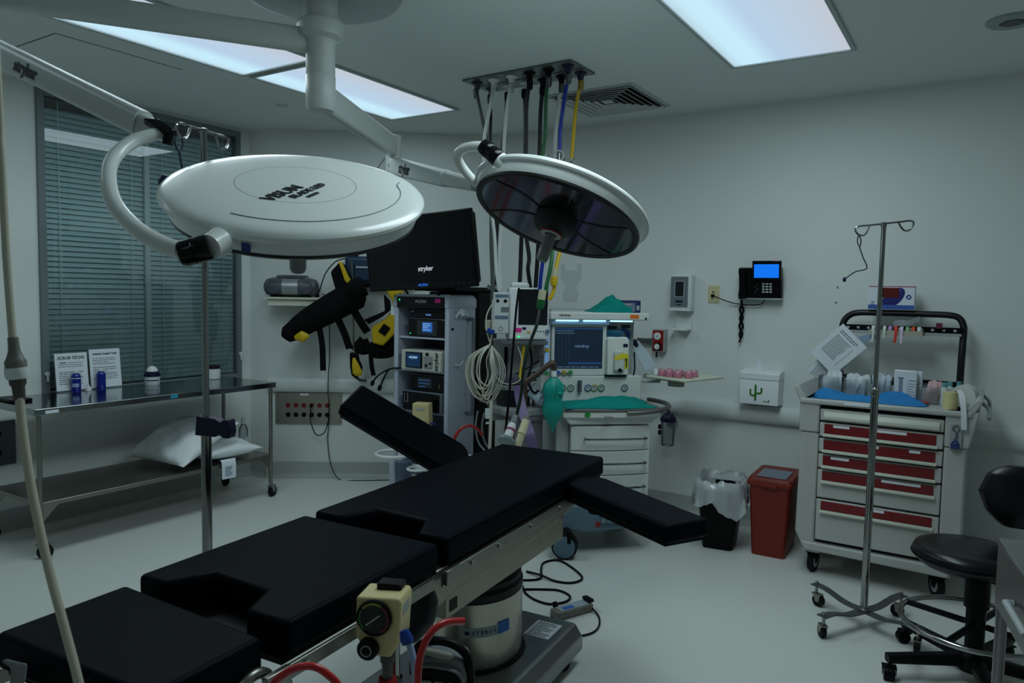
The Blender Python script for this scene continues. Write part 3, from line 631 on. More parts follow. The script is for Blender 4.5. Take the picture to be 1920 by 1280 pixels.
text('boom_lettering', 'stryker', .055, lt, mount, tq+side*.0306+V((0, 0, -.003)), -d_, side, .0004, bold=.0022, shear=.15)
b = MB(); beam(b, (HX-.02, HY+.04, 2.34), J2, .125, .065, .115, .06); part('extension_boom', b, arm_m, mount, w=True, ang=50)
b = MB(); b.cyl(J2+V((0, 0, .065)), J2-V((0, 0, .14)), .042, n=28); part('boom_joint', b, arm_m, mount, w=True, bev=.004)
b = MB(); s0 = J2-V((0, 0, .105)); e1 = P(838, 335, 3.3); beam(b, s0, e1, .1, .07, .075, .06); e2 = P(893, 346, 2.99); beam(b, e1, e2, .068, .05, .055, .045); part('spring_boom', b, arm_m, mount, w=True, ang=50)
d_ = (e1-s0).normalized(); side = d_.cross(V((0, 0, 1))).normalized(); side = side if side.dot(CAM-s0) > 0 else -side
text('boom_lettering', 'stryker', .075, lt, mount, s0+d_*(e1-s0).length*.36+side*.0345, d_ if d_.dot(r2) > 0 else -d_, side, .0004, bold=.0022, shear=.15)
part('boom_cable', MB().tube([J2+V((-.05, -.02, -.06)), J2+V((-.09, -.04, -.13)), J2+V((-.075, -.04, -.22)), J2+V((-.03, -.04, -.24)), J2+V((.02, -.045, -.17)), J2+V((.0, -.045, -.1))], .003, 6, k=5), M('cable grey', '5a6264', .5), mount, w=True)
# ---- ceiling hose plates
zinc = M('zinc plate', '6f7777', .38, .8, ns=18, na=.3)
t = thing('gas_outlet_plate', 'long steel outlet plate on the ceiling, the row nearer the camera', 'outlet plate', (-2.31, 3.605, CE), R(-2), 'ceiling gas outlet plates')
part('plate', MB().bx(-.37, .37, -.068, .068, -.012, -.001), zinc, t, bev=.002)
for k in range(6): part('outlet', MB().lathe([(.034, -.011), (.034, -.018), (.02, -.026), (.016, -.05), (.012, -.052)], (-.31+.125*k, 0, 0), n=20), [dark_steel, white_p, white_p, black, black, navy][k], t)
t2 = copy_tree(t, (-2.31, 3.755, CE), R(-2), 'long steel outlet plate on the ceiling, the row nearer the back wall')
wm_h, bk_h = M('white hose', 'c9cfcd', .45), M('black hose', '0c0d0e', .45)
gr_h, bl_h, yl_h, gy_h = M('green hose', '0f5a2c', .4), M('blue hose', '0f2f9a', .4), M('yellow hose', 'd6b016', .4), M('grey hose', '4d5550', .45)
def hose(name, mat, r, pts, label, cat='hose', grp='hoses hanging from the ceiling plates', fit=None):
    t = thing(name, label, cat, V(pts[0])-V((0, 0, .05)), 0, grp)
    part('tube', MB().tube(pts, r, 10, k=6), mat, t, w=True)
    p = V(pts[0]); part('ferrule', MB().lathe([(r*1.1, -.05), (r*1.5, -.04), (r*1.55, 0)], p, (0, 0, 1), 16), fit or dark_steel, t, w=True)
    return t
zt = CE-.055
def hx(k, row): return V((-2.62+.125*k, 3.605 if row == 0 else 3.75, zt))
hose('ceiling_hose', gy_h, .011, [hx(0, 0), P(899, 200, 4.3), P(912, 262, 4.3), P(921, 340, 4.3), P(921, 460, 4.3), P(925, 560, 4.3)], 'dark grey ceiling hose, first from the left in the nearer plate')
hose('ceiling_hose', wm_h, .010, [hx(1, 0), P(918, 205, 4.28), P(908, 262, 4.25), P(910, 330, 4.2), P(926, 430, 4.15), P(930, 500, 4.15), P(936, 545, 4.15)], 'white ceiling hose slanting left, second from the left in the nearer plate', fit=white_p)
hose('ceiling_hose', wm_h, .011, [hx(2, 0), P(951, 200, 4.3), P(945, 270, 4.3), P(940, 400, 4.3), P(936, 480, 4.3), P(938, 540, 4.3)], 'white ceiling hose, third from the left in the nearer plate', fit=lgrey)
hose('ceiling_hose', bk_h, .012, [hx(3, 0), P(987, 200, 4.3), P(986, 300, 4.3), P(985, 420, 4.3), P(992, 480, 4.3), P(990, 505, 4.3), P(996, 545, 4.32)], 'black ceiling hose in the middle of the nearer plate', fit=black)
hg = hose('ceiling_hose', gr_h, .011, [hx(4, 0), P(1024, 180, 4.3), P(1022, 250, 4.3), P(1017, 298, 4.3), P(1020, 400, 4.25), P(1035, 470, 4.0), P(1026, 530, 3.95), P(1022, 548, 3.95)], 'green ceiling hose, fifth in the nearer plate')
hb_ = hose('ceiling_hose', bl_h, .011, [hx(5, 0), P(1056, 200, 4.3), P(1050, 250, 4.3), P(1049, 285, 4.3), P(1040, 400, 4.3), P(1018, 490, 4.25), P(1012, 545, 4.25)], 'blue ceiling hose at the right end of the nearer plate')
hose('ceiling_hose', bk_h, .010, [hx(0, 1), P(920, 220, 4.45), P(919, 262, 4.45), P(925, 340, 4.42), P(930, 430, 4.4), P(930, 560, 4.4)], 'black ceiling hose at the left end of the farther plate', fit=black)
hose('ceiling_hose', bk_h, .010, [hx(1, 1), P(948, 215, 4.45), P(941, 280, 4.45), P(935, 420, 4.45), P(932, 560, 4.45)], 'black ceiling hose leaning left, second from the left in the farther plate', fit=black)
hose('ceiling_hose', bk_h, .013, [hx(2, 1), P(985, 220, 4.46), P(984, 320, 4.46), P(978, 440, 4.46), P(976, 500, 4.46), P(973, 560, 4.44)], 'black ceiling hose, third from the left in the farther plate', fit=black)
hose('ceiling_hose', bk_h, .013, [hx(3, 1), P(1013, 220, 4.46), P(1011, 320, 4.46), P(1010, 440, 4.46), P(1004, 540, 4.46)], 'black ceiling hose, fourth in the farther plate, left of the green hose', fit=black)
hose('ceiling_hose', wm_h, .011, [hx(4, 1), P(1045, 210, 4.46), P(1039, 300, 4.46), P(1036, 400, 4.46), P(1022, 480, 4.46), P(1016, 540, 4.46)], 'white ceiling hose between the green and blue hoses', fit=dark_steel)
hy = hose('ceiling_hose', yl_h, .011, [hx(5, 1), P(1080, 200, 4.46), P(1074, 270, 4.46), P(1071, 305, 4.46), P(1062, 400, 4.4), P(1050, 470, 4.3), P(1042, 505, 4.26), P(1038, 545, 4.24), P(1029, 562, 4.24)], 'yellow ceiling hose at the right end of the farther plate', fit=M('yellow fitting', '8c7a2a', .5))
def valve(t, p, r):
    part('valve', MB().cyl(p+V((0, 0, -.05)), p+V((0, 0, .03)), .012).cyl(p+V((-.03, 0, -.02)), p+V((.035, 0, -.02)), .010), chrome, t, bev=.002, w=True)
    part('retractor_ring' if r > .02 else 'valve_ring', MB().torus(p+V((.005, -.02, 0)), r, .007, (0.4, -1, 0), 24, 8), lgrey, t, w=True)
valve(hg, P(1024, 300, 4.3), .016); valve(hb_, P(1049, 293, 4.3), .028); valve(hy, P(1072, 307, 4.46), .016)
def coupler(t, p0, p1, mats):
    p0, p1 = V(p0), V(p1); d = p1-p0; L = d.length
    part('coupler', MB().lathe([(.012, 0), (.021, .004), (.021, L*.5)], p0, d, 20), mats[0], t, w=True)
    part('coupler_collar', MB().lathe([(.0215, L*.5), (.0215, L*.85), (.014, L)], p0, d, 20), mats[1], t, w=True)
coupler(hy, P(1041, 503, 4.23), P(1038, 536, 4.21), (M('cream fitting', 'b5b391', .5), yellow))
coupler(hg, P(1018, 543, 3.93), P(1012, 580, 3.93), (bpy.data.materials['cream fitting'], gr_h))
# ---- suction hose hanging at the left edge, close to the camera
t = thing('hanging_hose', 'cream hose with a grey coupling hanging down at the far left, near the camera', 'hose', P(25, 690, 1.25))
hm = M('cream hose', 'b9b6a2', .5)
part('upper_tube', MB().tube([V((-1.43, .57, 2.77)), P(-6, 120, 1.3), P(3, 300, 1.29), P(12, 480, 1.27), P(24, 640, 1.25)], .0062, 12, k=8), hm, t, w=True)
part('lower_tube', MB().tube([P(36, 735, 1.25), P(42, 800, 1.24), P(60, 920, 1.22), P(90, 1060, 1.2), P(122, 1180, 1.18), P(150, 1290, 1.16), P(190, 1480, 1.14), V((-1.2, .62, .012)), V((-1.35, .8, .012))], .0072, 12, k=8), hm, t, w=True)
c0_, c1_ = P(24, 632, 1.25), P(37, 750, 1.25); dv = c1_-c0_; L_ = dv.length
part('coupling', MB().lathe([(.008, 0), (.009, L_*.2), (.0115, L_*.28), (.014, L_*.34), (.0165, L_*.38), (.0165, L_*.5)], c0_, dv, 24), M('coupling grey', '6c6f69', .45), t, w=True)
part('coupling_band', MB().lathe([(.0175, L_*.48), (.018, L_*.52), (.018, L_*.6), (.016, L_*.66)], c0_, dv, 24), white_p, t, w=True)
part('coupling_grip', MB().lathe([(.013, L_*.64), (.013, L_*.74), (.010, L_*.78), (.009, L_)], c0_, dv, 24), M('coupling brown', '4d4843', .5), t, w=True)
# ================================================================ operating table
t = OT = thing('operating_table', 'black padded operating table on a steel column and base, in the middle of the room', 'operating table', (-1.522, 1.59, 0), R(5))
def cushion(name, poly, z0, z1, label=None): return part(name, MB().prism(poly, (0, 0, z0), (1, 0, 0), (0, 1, 0), (0, 0, z1-z0)), vinyl, t, bev=.014, seg=4, label=label, ang=60)
W = .256
cushion('cushion', [(-W, .035), (-.145, .035), (-.098, .155), (.098, .145), (.15, .03), (W, .03), (W, 1.285), (-W, 1.285)], .742, .822, 'back cushion with a notch at its near end')
cushion('cushion', [(-W, -.58), (-.155, -.58), (-.1, -.475), (.08, -.485), (.125, -.59), (W, -.59), (W, -.012), (-W, -.005)], .742, .82, 'seat cushion with a notch at its near end')
cushion('cushion', [(-W, -.905), (W-.02, -.905), (W-.02, -.64), (-W, -.61)], .728, .806, 'leg cushion, plain rectangle')
bp = MB(); bp.bx(-.245, .245, .05, 1.27, .728, .742); bp.bx(-.245, .245, -.6, -.01, .728, .742); bp.bx(-.235, .225, -.89, -.65, .714, .728)
part('base_board', bp, black, t)
for s in (-1, 1):
    part('side_rail', MB().bx(s*.262-.005, s*.262+.005, -.665, -.05, .70, .733), steel2, t, bev=.002, label='rail of the seat section')
    part('side_rail', MB().bx(s*.262-.005, s*.262+.005, -1.1, -.70, .688, .72), steel2, t, bev=.002, label='rail of the leg section')
    part('side_rail', MB().bx(s*.262-.005, s*.262+.005, .0, 1.23, .70, .733), steel2, t, bev=.002, label='rail of the back section')
    part('rail_end', MB().bx(s*.268-.008, s*.268+.008, -.67, -.6, .69, .738), steel2, t, bev=.003)
    part('rail_end', MB().bx(s*.268-.008, s*.268+.008, .0, .07, .695, .738), steel2, t, bev=.003)
    for y in (-.55, -.2, .15, .32, .55, .8, 1.1): part('rail_bolt', MB().cyl((s*.262, y, .716), (s*.272, y, .716), .009, n=14), steel, t)
    part('hinge_pad', MB().cyl((s*.25, -.62, .685), (s*.262, -.62, .685), .035), black, t)
    part('leg_hinge', MB().tube([(s*.22, -.72, .71), (s*.24, -.69, .735), (s*.24, -.66, .738), (s*.235, -.63, .72)], .012, 10, k=4), steel2, t)
satin = M('table steel', '98958a', .4, 1, ns=14, na=.12)
part('side_frame', MB().prism([(-.03, .735), (1.2, .735), (1.2, .70), (.73, .645), (.1, .645), (.0, .625), (-.03, .64)], (-.245, 0, 0), (0, 1, 0), (0, 0, 1), (.49, 0, 0)), satin, t, bev=.004)
sd = MB(); sd.prism([(.02, .71), (.72, .735), (.72, .72), (.1, .695), (.02, .68)], (.2455, 0, 0), (0, 1, 0), (0, 0, 1), (.003, 0, 0)); part('side_trim', sd, steel, t)
part('saddle', MB().bx(-.15, .215, .09, .95, .548, .645), satin, t, bev=.004)
part('saddle_gap', MB().bx(.2155, .2165, .09, .95, .637, .645), black, t)
part('saddle_label', MB().bx(.2155, .217, .11, .15, .565, .6), black, t)
part('bellows', MB().lathe([(.148, .405), (.156, .415), (.156, .44), (.146, .45), (.15, .47), (.138, .48), (.142, .50), (.13, .51), (.132, .53), (.12, .553)], (0, .66, 0), sy=1.25, n=48), M('bellows rubber', '090a0b', .6), t)
part('column', MB().lathe([(.155, .16), (.155, .41)], (0, .66, 0), sy=1.25, n=56), M('column steel', 'a9a69b', .28, 1, ns=6, na=.06, brush=(30, 30, 1)), t)
part('column_seam', MB().bx(-.12, -.1145, .512, .515, .165, .405), dark_steel, t)
part('column_foot', MB().lathe([(.172, .158), (.168, .166), (.156, .168)], (0, .66, 0), sy=1.25, n=48), black, t)
part('base', MB().prism([(-.27, .05), (.27, .05), (.27, .11), (.235, .16), (-.235, .16), (-.27, .11)], (0, -.55, 0), (1, 0, 0), (0, 0, 1), (0, 1.61, 0)), M('base steel', '8d9192', .3, 1, ns=10, na=.15), t, bev=.012, seg=3)
for sx in (-1, 1):
    for y in (-.42, .95): caster(t, sx*.21, y, .03, .04, .5, .055)
part('base_label', MB().bx(.09, .2, .86, 1.0, .1602, .161), paper, t)
lb = MB(); bars(lb, (.1, .985, .1612), (1, 0, 0), (0, 1, 0), (0, 0, 1), 8, .09, .016, .006, 21); part('base_print', lb, M('label grey', '59626b', .6), t)
# maker's label on the column
cl = MB()
def colp(a, z, r=.1562): return V((r*math.cos(a), .66+r*1.25*math.sin(a), z))
cl.grid(lambda q, w_: colp(R(-75)+q*R(62), .29+w_*.036-.0), 12, 1, .0008, (0, 0, 0)); part('column_label', cl, M('column label', 'c4d2d6', .5), t)
cl = MB(); cl.grid(lambda q, w_: colp(R(-30)+q*R(17), .2905+w_*.044, .1572), 5, 1); part('column_label', cl, M('label blue', '1f5ba6', .5), t)
cl = MB(); cl.grid(lambda q, w_: colp(R(-72)+q*R(6), .302+w_*.014, .1572), 3, 1); part('label_mark', cl, navy, t)
for i, ch in enumerate('STERIS'):
    a = R(-61+i*5.4); c_ = WM[t.name] @ colp(a, .308, .158); nn = WM[t.name].to_3x3() @ V((math.cos(a)*1.25, math.sin(a), 0)); uu = WM[t.name].to_3x3() @ V((-math.sin(a), math.cos(a)*1.25, 0))
    text('label_letter', ch, .019, M('label ink', '39424c', .6) if i == 0 else bpy.data.materials['label ink'], t, c_, uu, nn, .0003, bold=.0004)
# arm boards
def armboard(label, root, tip, w_, th, roll=0, wv=None):
    # padded board, rounded at the root end; root and tip are the ends of its top centre line
    root, tip = V(root), V(tip); d = tip-root; L = d.length; d.normalize(); s = (V(wv) if wv else d.cross(V((0, 0, 1)))).normalized(); s = (s-d*d.dot(s)).normalized(); n = s.cross(d)
    n = -n if n.z < 0 else n
    a = thing('arm_board', label, 'arm board', root-n*th, 0, 'arm boards of the operating table')
    pl = [(math.cos(R(x))*w_/2*.9, math.sin(R(x))*w_/2) for x in range(100, 261, 16)]
    pl = [(-.02+p[0], p[1]) for p in pl]+[(L, -w_/2*.96), (L, w_/2*.96)]
    part('pad', MB().prism(pl, root-n*th, d, s, n*th), vinyl, a, bev=.014, seg=4, w=True, ang=60)
    part('plate', MB().prism([(x*.97, y*.9) for x, y in pl], root-n*(th+.012), d, s, n*.011), black, a, w=True)
    part('bracket', MB().cyl(root+d*.03-n*(th+.05), root+d*.03-n*(th+.012), .03).prism([(-.1, -.03), (.14, -.03), (.14, .03), (-.1, .03)], root-n*(th+.04), d, s, n*.028), black, a, bev=.004, w=True)
    return a
armboard('black arm board reaching out to the right from the head end of the operating table', (-1.262, 2.545, .797), (-.778, 2.275, .80), .19, .062)
armboard('black arm board raised at an angle on the left of the operating table', P(838, 845, 3.16), P(658, 738, 3.22), .19, .062, wv=(.25, .95, .12))
part('rail_clamp', MB().box(.285, 1.17, .705, .03, .05, .07), steel2, t, bev=.004)
part('rail_clamp', MB().box(-.285, 1.05, .715, .03, .06, .08), black, t, bev=.004)
# pouch hung on the near rail, cables of the leg section
b = MB(); padded(b, [P(800, 1098, 2.0), P(795, 1120, 2.0), P(785, 1155, 2.0), P(770, 1190, 2.02), P(764, 1205, 2.02)], [.015, .042, .048, .03, .01], .6, (.55, -.84, 0)); solo('hanging_pouch', b, M('pouch leather', '0d1014', .5), 'black padded pouch hanging from the table rail behind the suction gauge', 'pouch')
b = MB()
for k in range(8):
    x = k*4; b.tube([P(6+x, 1240+k*3, 1.12), P(16+x*1.1, 1238+k, 1.12), P(22+x*.9, 1262, 1.12), P(14+x*.8, 1330, 1.12), P(10+x*.5, 1480, 1.13)], .0016, 6, k=5)
solo('cable_bundle', b, M('cable clear grey', '858a88', .4), 'bundle of thin grey cables hanging off the foot end of the operating table', 'cables')
part('foot_pad', MB().box(-.28, -.99, .67, .1, .2, .045), vinyl, t, bev=.012)
# hand control and cords on the floor
t = thing('hand_control', 'grey table hand control lying on the floor beside the base', 'hand control', (-1.6, 3.045, 0), R(66))
part('body', MB().bx(-.105, .105, -.035, .035, .002, .04), M('control grey', '74756c', .45), t, bev=.006)
part('face', MB().bx(-.08, .085, -.028, .028, .04, .042), M('control face', '9aa6ac', .5), t)
part('blue_label', MB().bx(-.06, .0, -.022, .005, .042, .043), M('control blue', '2f62b5', .5), t)
part('hook', MB().bx(.085, .112, -.03, .03, .045, .06), black, t, bev=.003)
part('knob', MB().cyl((-.07, .03, .03), (-.07, .05, .055), .013), black, t)
b = MB(); b.tube([(-1.70, 2.83, .006), (-1.62, 2.87, .006), (-1.645, 2.93, .02)], .004, 8, k=4)
b.tube([(-1.545, 3.13, .02), (-1.478, 3.085, .007), (-1.43, 2.99, .006), (-1.43, 2.9, .006), (-1.5, 2.8, .006)], .0045, 8, k=6)
solo('control_cord', b, black, 'black cord of the hand control curling on the floor', 'cord')
b = MB(); b.tube([(-2.06, 3.24, .006), (-2.0, 3.25, .006), (-1.94, 3.32, .007), (-2.0, 3.43, .007), (-2.04, 3.53, .007), (-1.995, 3.61, .007), (-1.88, 3.56, .007), (-1.76, 3.46, .007), (-1.77, 3.37, .007), (-1.85, 3.335, .007), (-1.95, 3.34, .016), (-2.05, 3.36, .007)], .006, 8, k=7)
solo('floor_cable', b, black, 'black cable making the upper loop on the floor behind the column', 'cable', 'cable loops on the floor')
b = MB(); b.tube([(-2.0, 3.1, .006), (-1.93, 3.15, .006), (-1.86, 3.2, .006), (-1.78, 3.24, .006), (-1.7, 3.21, .006), (-1.685, 3.14, .006), (-1.735, 3.07, .006), (-1.82, 3.07, .006), (-1.9, 3.11, .006), (-1.95, 3.16, .014)], .006, 8, k=7)
solo('floor_cable', b, black, 'black cable making the lower loop on the floor, nearer the hand control', 'cable', 'cable loops on the floor')
# ---- suction stand at the bottom edge: gauge, canister, hoses
rp = P(718, 1163, 1.66); gx, gy = rp.x, rp.y; GF = V((.60, -.80, 0)).normalized(); GS = V((.80, .60, 0)).normalized()
t = thing('suction_regulator', 'cream suction regulator with a round black dial on a stand near the camera', 'suction regulator', (gx, gy, 0), math.atan2(GS.y, GS.x)-R(14))
cr = cream
part('body', MB().prism([(-.052, .068), (.05, .072), (.055, .06), (.05, -.03), (.03, -.068), (-.025, -.068), (-.05, -.03), (-.054, -.02)], (0, -.035, .763), (1, 0, 0), (0, 0, 1), (0, .085, 0)), cr, t, bev=.006, seg=3)
part('dial', MB().lathe([(.041, 0), (.042, .008), (.038, .012), (.036, .009), (0, .009)], (-.006, -.035, .788), (0, -1, 0), 40), black, t)
df = MB(); df.lathe([(.0355, .0095), (0, .0095)], (-.006, -.035, .788), (0, -1, 0), 40, cap=False); part('dial_face', df, M('dial face', '1c211f', .5), t)
for nm, a0, a1, cc in (('green', 150, 235, '2f6a3f'), ('yellow', 60, 145, '8d8a2c'), ('red', -60, 55, '6a2f28')):
    sg = MB(); sg.tube([(-.006+.034*math.cos(R(a)), -.0455, .788+.034*math.sin(R(a))) for a in range(a0, a1, 8)], .0028, 6); part('dial_band', sg, M('dial '+nm, cc, .5), t)
part('needle', MB().box(-.008, -.0455, .784, .042, .0015, .0028, 0, 0, R(-38)), M('needle', 'b5bab2', .4), t)
part('knob', MB().lathe([(.022, 0), (.025, .004), (.024, .018), (.02, .022), (0, .023)], (-.018, -.037, .718), (0, -1, 0), 32), black, t)
part('knob_mark', MB().torus((-.018, -.0605, .718), .012, .0012, (0, -1, 0), 24, 6), lgrey, t)
part('side_label', MB().bx(.0535, .0545, -.015, .03, .79, .815), M('label silver', '8d9496', .45), t)
part('fitting', MB().lathe([(.016, .695), (.018, .685), (.018, .67), (.014, .667), (.013, .63)], (.012, 0, 0), n=20), M('clear fitting', '4a4743', .3), t)
part('red_fitting', MB().lathe([(.02, .63), (.023, .623), (.023, .585), (.018, .575), (.016, .55)], (.012, 0, 0), n=20), red_p, t)
part('clip', MB().box(.01, .03, .84, .06, .04, .016), black, t, bev=.003)
part('stand_pole', MB().cyl((.012, .055, .03), (.012, .055, .835), .011), chrome, t)
part('stand_base', MB().lathe([(.17, 0), (.17, .018), (.05, .035), (.02, .04)], (.012, .055, 0), n=40), dark_steel, t)
part('stand_arm', MB().box(.012, .03, .595, .03, .07, .02), chrome, t)
t2 = thing('suction_canister', 'clear suction canister with a white rim under the cream regulator', 'canister', WM[t.name] @ V((-.01, -.035, .325)))
part('jar', MB().lathe([(.05, 0), (.058, .01), (.066, .19), (.066, .2)], n=36), M_clear('canister plastic', 'ccd4d4', 1, .12, .05), t2)
part('rim', MB().lathe([(.066, .19), (.074, .195), (.074, .205), (.066, .212), (0, .214)], n=36, cap=False), white_p, t2)
rh = M('red hose', 'b3141c', .3, coat=.3)
def solo_hose(pts, r, mat, label, k=8, name='suction_hose'): b = MB(); b.tube(pts, r, 12, k=k); return solo(name, b, mat, label, 'hose')
solo_hose([V((-.9, .98, .012)), P(783, 1400, 1.34), P(783, 1285, 1.34), P(788, 1230, 1.35), P(805, 1190, 1.36), P(832, 1168, 1.38), P(868, 1164, 1.42)], .0072, rh, 'bright red hose arching to the right of the cream suction regulator')
solo_hose([V((-1.02, .86, .012)), P(480, 1420, 1.34), P(505, 1300, 1.34), P(535, 1262, 1.34), P(578, 1248, 1.34), P(612, 1262, 1.34), P(640, 1300, 1.34), P(650, 1400, 1.34)], .0075, rh, 'dark red hose arching at the bottom edge, left of the cream suction regulator')
b = solo_hose([P(762, 1192, 1.47), P(770, 1215, 1.46), P(777, 1250, 1.45), P(779, 1300, 1.45), P(775, 1400, 1.45)], .0072, M('pale blue tube', '8f9fbd', .4), 'pale blue tube with a blue tip beside the cream suction regulator', name='suction_tube')
tip = MB(); tip.lathe([(.012, 0), (.014, .01), (.009, .028)], P(765, 1206, 1.465), P(758, 1185, 1.47)-P(765, 1206, 1.465), 16); tip.b.transform(MX.Translation(-b.location)); part('blue_tip', tip, blue_p, b)
# compression pump with carrying handle standing on the table base
pp = P(831, 1250, 1.84); t = thing('compression_pump', 'grey and black pump with an arched handle on a post, right of the cream regulator', 'pump', (pp.x, pp.y, 0), R(24)); PUMP = t
t.scale = (.7, .7, .7); t.location.z = .465; WM[t.name] = MX.Translation(t.location) @ MX.Rotation(R(24), 4, 'Z') @ MX.Scale(.7, 4)
pg = M('pump grey', '6d7576', .45)
part('post', MB().cyl((0, .0, -.64), (0, .0, .01), .018).lathe([(.17, -.663), (.17, -.64), (.03, -.62)], n=36), dark_steel, t)
part('housing', MB().prism([(-.1, 0), (.1, 0), (.1, .14), (.08, .19), (.03, .205), (-.05, .2), (-.09, .17), (-.1, .12)], (0, -.05, 0), (1, 0, 0), (0, 0, 1), (0, .12, 0)), pg, t, bev=.012, seg=3)
part('handle', MB().tube([(-.105, -.03, .12), (-.1, -.03, .2), (-.06, -.03, .24), (.0, -.03, .25), (.06, -.03, .235), (.1, -.03, .19), (.112, -.03, .1)], .016, 12, k=5), black, t)
part('grip_pad', MB().lathe([(0, -.06), (.013, -.05), (.016, 0), (.013, .05), (0, .06)], (-.005, -.055, .215), (1, 0, -.12), 20), M('grip pad', '8a8d84', .6), t)
part('panel', MB().prism([(-.08, .02), (.08, .02), (.08, .12), (.05, .15), (-.06, .155), (-.085, .12)], (0, -.052, 0), (1, 0, 0), (0, 0, 1), (0, -.008, 0)), black, t, bev=.003)
part('panel_rim', MB().tube([(-.088, -.062, .02), (-.09, -.062, .12), (-.06, -.062, .165), (.05, -.062, .16), (.088, -.062, .125), (.088, -.062, .02)], .006, 8, k=5), pg, t)
for x in (-.045, 0, .05): part('connector', MB().box(x, -.066, .1, .035, .014, .03), lgrey, t, bev=.003)
solo('instruction_card', MB().prism([(-.07, -.06), (.07, -.06), (.07, .06), (-.07, .06)], WM[OT.name] @ V((.06, .12, .1612)), WM[OT.name].to_3x3() @ V((.95, .3, 0)), WM[OT.name].to_3x3() @ V((-.3, .95, 0)), (0, 0, .001)), paper, 'white printed card lying on the table base behind the suction stand', 'card')
# ================================================================ video cart and monitor
cart_m = M('cart lavender grey', 'b4bccb', .4)
def screen(name, mb, mat, parent, **k): return part(name, mb, mat, parent, **k)
def glow(name, col, s): return M(name, '05070a', .3, es=s, ecol=col)
scr_blue, scr_dim, led_g = glow('screen blue', '2a78d8', .5), glow('screen dim', '1b2733', .35), glow('green led', '20ff80', 1.2)
scr_txt = glow('screen text', '9cc8ff', .7)
t = CT = thing('video_cart', 'tall lavender white equipment cart with open shelves of video units', 'equipment cart', (-3.15, 3.75, 0))
L_, R_, D_ = -.235, .235, .30
for s, x0, x1 in ((-1, L_, L_+.035), (1, R_-.035, R_)): part('side_panel', MB().bx(x0, x1, 0, D_, .12, 1.47), cart_m, t, bev=.01)
part('top_cap', MB().prism([(L_-.002, 1.42), (L_-.002, 1.47), (L_+.012, 1.495), (L_+.035, 1.507), (R_-.035, 1.507), (R_-.012, 1.495), (R_+.002, 1.47), (R_+.002, 1.42), (R_-.03, 1.42), (R_-.03, 1.49), (L_+.03, 1.49), (L_+.03, 1.42)], (0, -.006, 0), (1, 0, 0), (0, 0, 1), (0, D_+.01, 0)), cart_m, t, bev=.003)
part('back_panel', MB().bx(L_+.035, R_-.035, D_-.012, D_, .12, 1.49), M('cart inner dark', '3e4550', .6), t)
part('header_panel', MB().bx(L_+.032, R_-.032, -.004, .02, 1.415, 1.488), black_g, t, bev=.003)
for z in (1.222, 1.0, .725, .45, .14): part('shelf', MB().bx(L_+.03, R_-.03, .02 if z > .2 else -.02, D_-.01, z-.012, z), cart_m, t, bev=.002)
part('rear_housing', MB().bx(L_+.05, R_+.012, D_+.002, .55, .12, 1.53), black, t, bev=.02, seg=3)
part('top_tray', MB().bx(-.1, R_+.01, .05, .5, 1.53, 1.56).bx(-.07, .19, .1, .3, 1.56, 1.575), black, t, bev=.006)
part('power_light', MB().cyl((L_+.055, -.004, 1.468), (L_+.055, -.007, 1.468), .005, n=12), led_g, t)
part('pink_label', MB().box(.148, -.0055, 1.467, .045, .002, .026), pink, t)
text('header_lettering', 'stryker', .034, lgrey, t, WM[t.name] @ V((.005, -.0055, 1.462)), (1, 0, 0), (0, -1, 0), .0003, bold=.0008, shear=.15)
part('handle', MB().tube([(R_+.002, .2, 1.345), (R_+.05, .2, 1.345), (R_+.062, .19, 1.31), (R_+.062, .19, 1.25), (R_+.062, .19, .8), (R_+.062, .19, .75), (R_+.05, .2, .715), (R_+.002, .2, .715)], .013, 12, k=5), M('cart handle', '6a717a', .4), t)
part('side_hook', MB().tube([(R_+.001, .08, 1.42), (R_+.012, .09, 1.375), (R_+.035, .1, 1.37), (R_+.05, .12, 1.385)], .005, 8, k=4), white_p, t)
part('side_hook', MB().tube([(R_+.001, .06, 1.05), (R_+.02, .08, 1.047), (R_+.025, .1, 1.05), (R_+.03, .12, 1.075)], .004, 8, k=4), white_p, t)
part('side_slot', MB().bx(R_, R_+.001, .03, .055, 1.275, 1.292), black, t)
part('side_bracket', MB().bx(L_-.03, L_+.002, .0, .07, 1.36, 1.42), white_p, t, bev=.003)
part('lower_bracket', MB().bx(L_-.05, L_, .02, .06, .19, .34), cart_m, t, bev=.004)
part('cart_base', MB().bx(L_-.01, R_+.02, .0, .56, .085, .12), dark_steel, t, bev=.006)
for sx in (-.2, .2):
    for sy in (.06, .5): caster(t, sx, sy, .04, .03, .4, .09)
b = MB(); T = MX.Translation((R_+.022, .115, 1.388)); rnd = random.Random(5)
b.T = T; b.grid(lambda u, v: (.012*math.sin(9*u+4*v)+.012-abs(u-.5)*.02, (u-.5)*.13, .03*math.sin(3.1*v)*(1-abs(2*u-1)**2)+.01*math.sin(14*u+6*v)-.02*abs(2*u-1)), 16, 8, .001, (1, 0, 0)); b.T = MX.Identity(4)
b.b.transform(WM[CT.name]); solo('wipe_cloth', b, M('white wipe', 'd5dde2', .9, ns=30, na=.05, bump=.3), 'crumpled white wipe resting on the hook at the side of the video cart', 'wipe')
def unit(name, label, x0, x1, z0, z1, y=.0, mat=None, dep=.24):
    u = thing(name, label, 'video unit', (-3.15+(x0+x1)/2, 3.75+y, z0)); w_ = x1-x0; h = z1-z0
    part('case', MB().bx(-w_/2, w_/2, .008, dep, 0, h), mat or M('unit case', '59606b', .45), u, bev=.006)
    return u, w_, h
u, w_, h = unit('video_unit', 'thin black recorder box at the top of the video cart', -.09, .175, 1.395-.045, 1.412, .03)
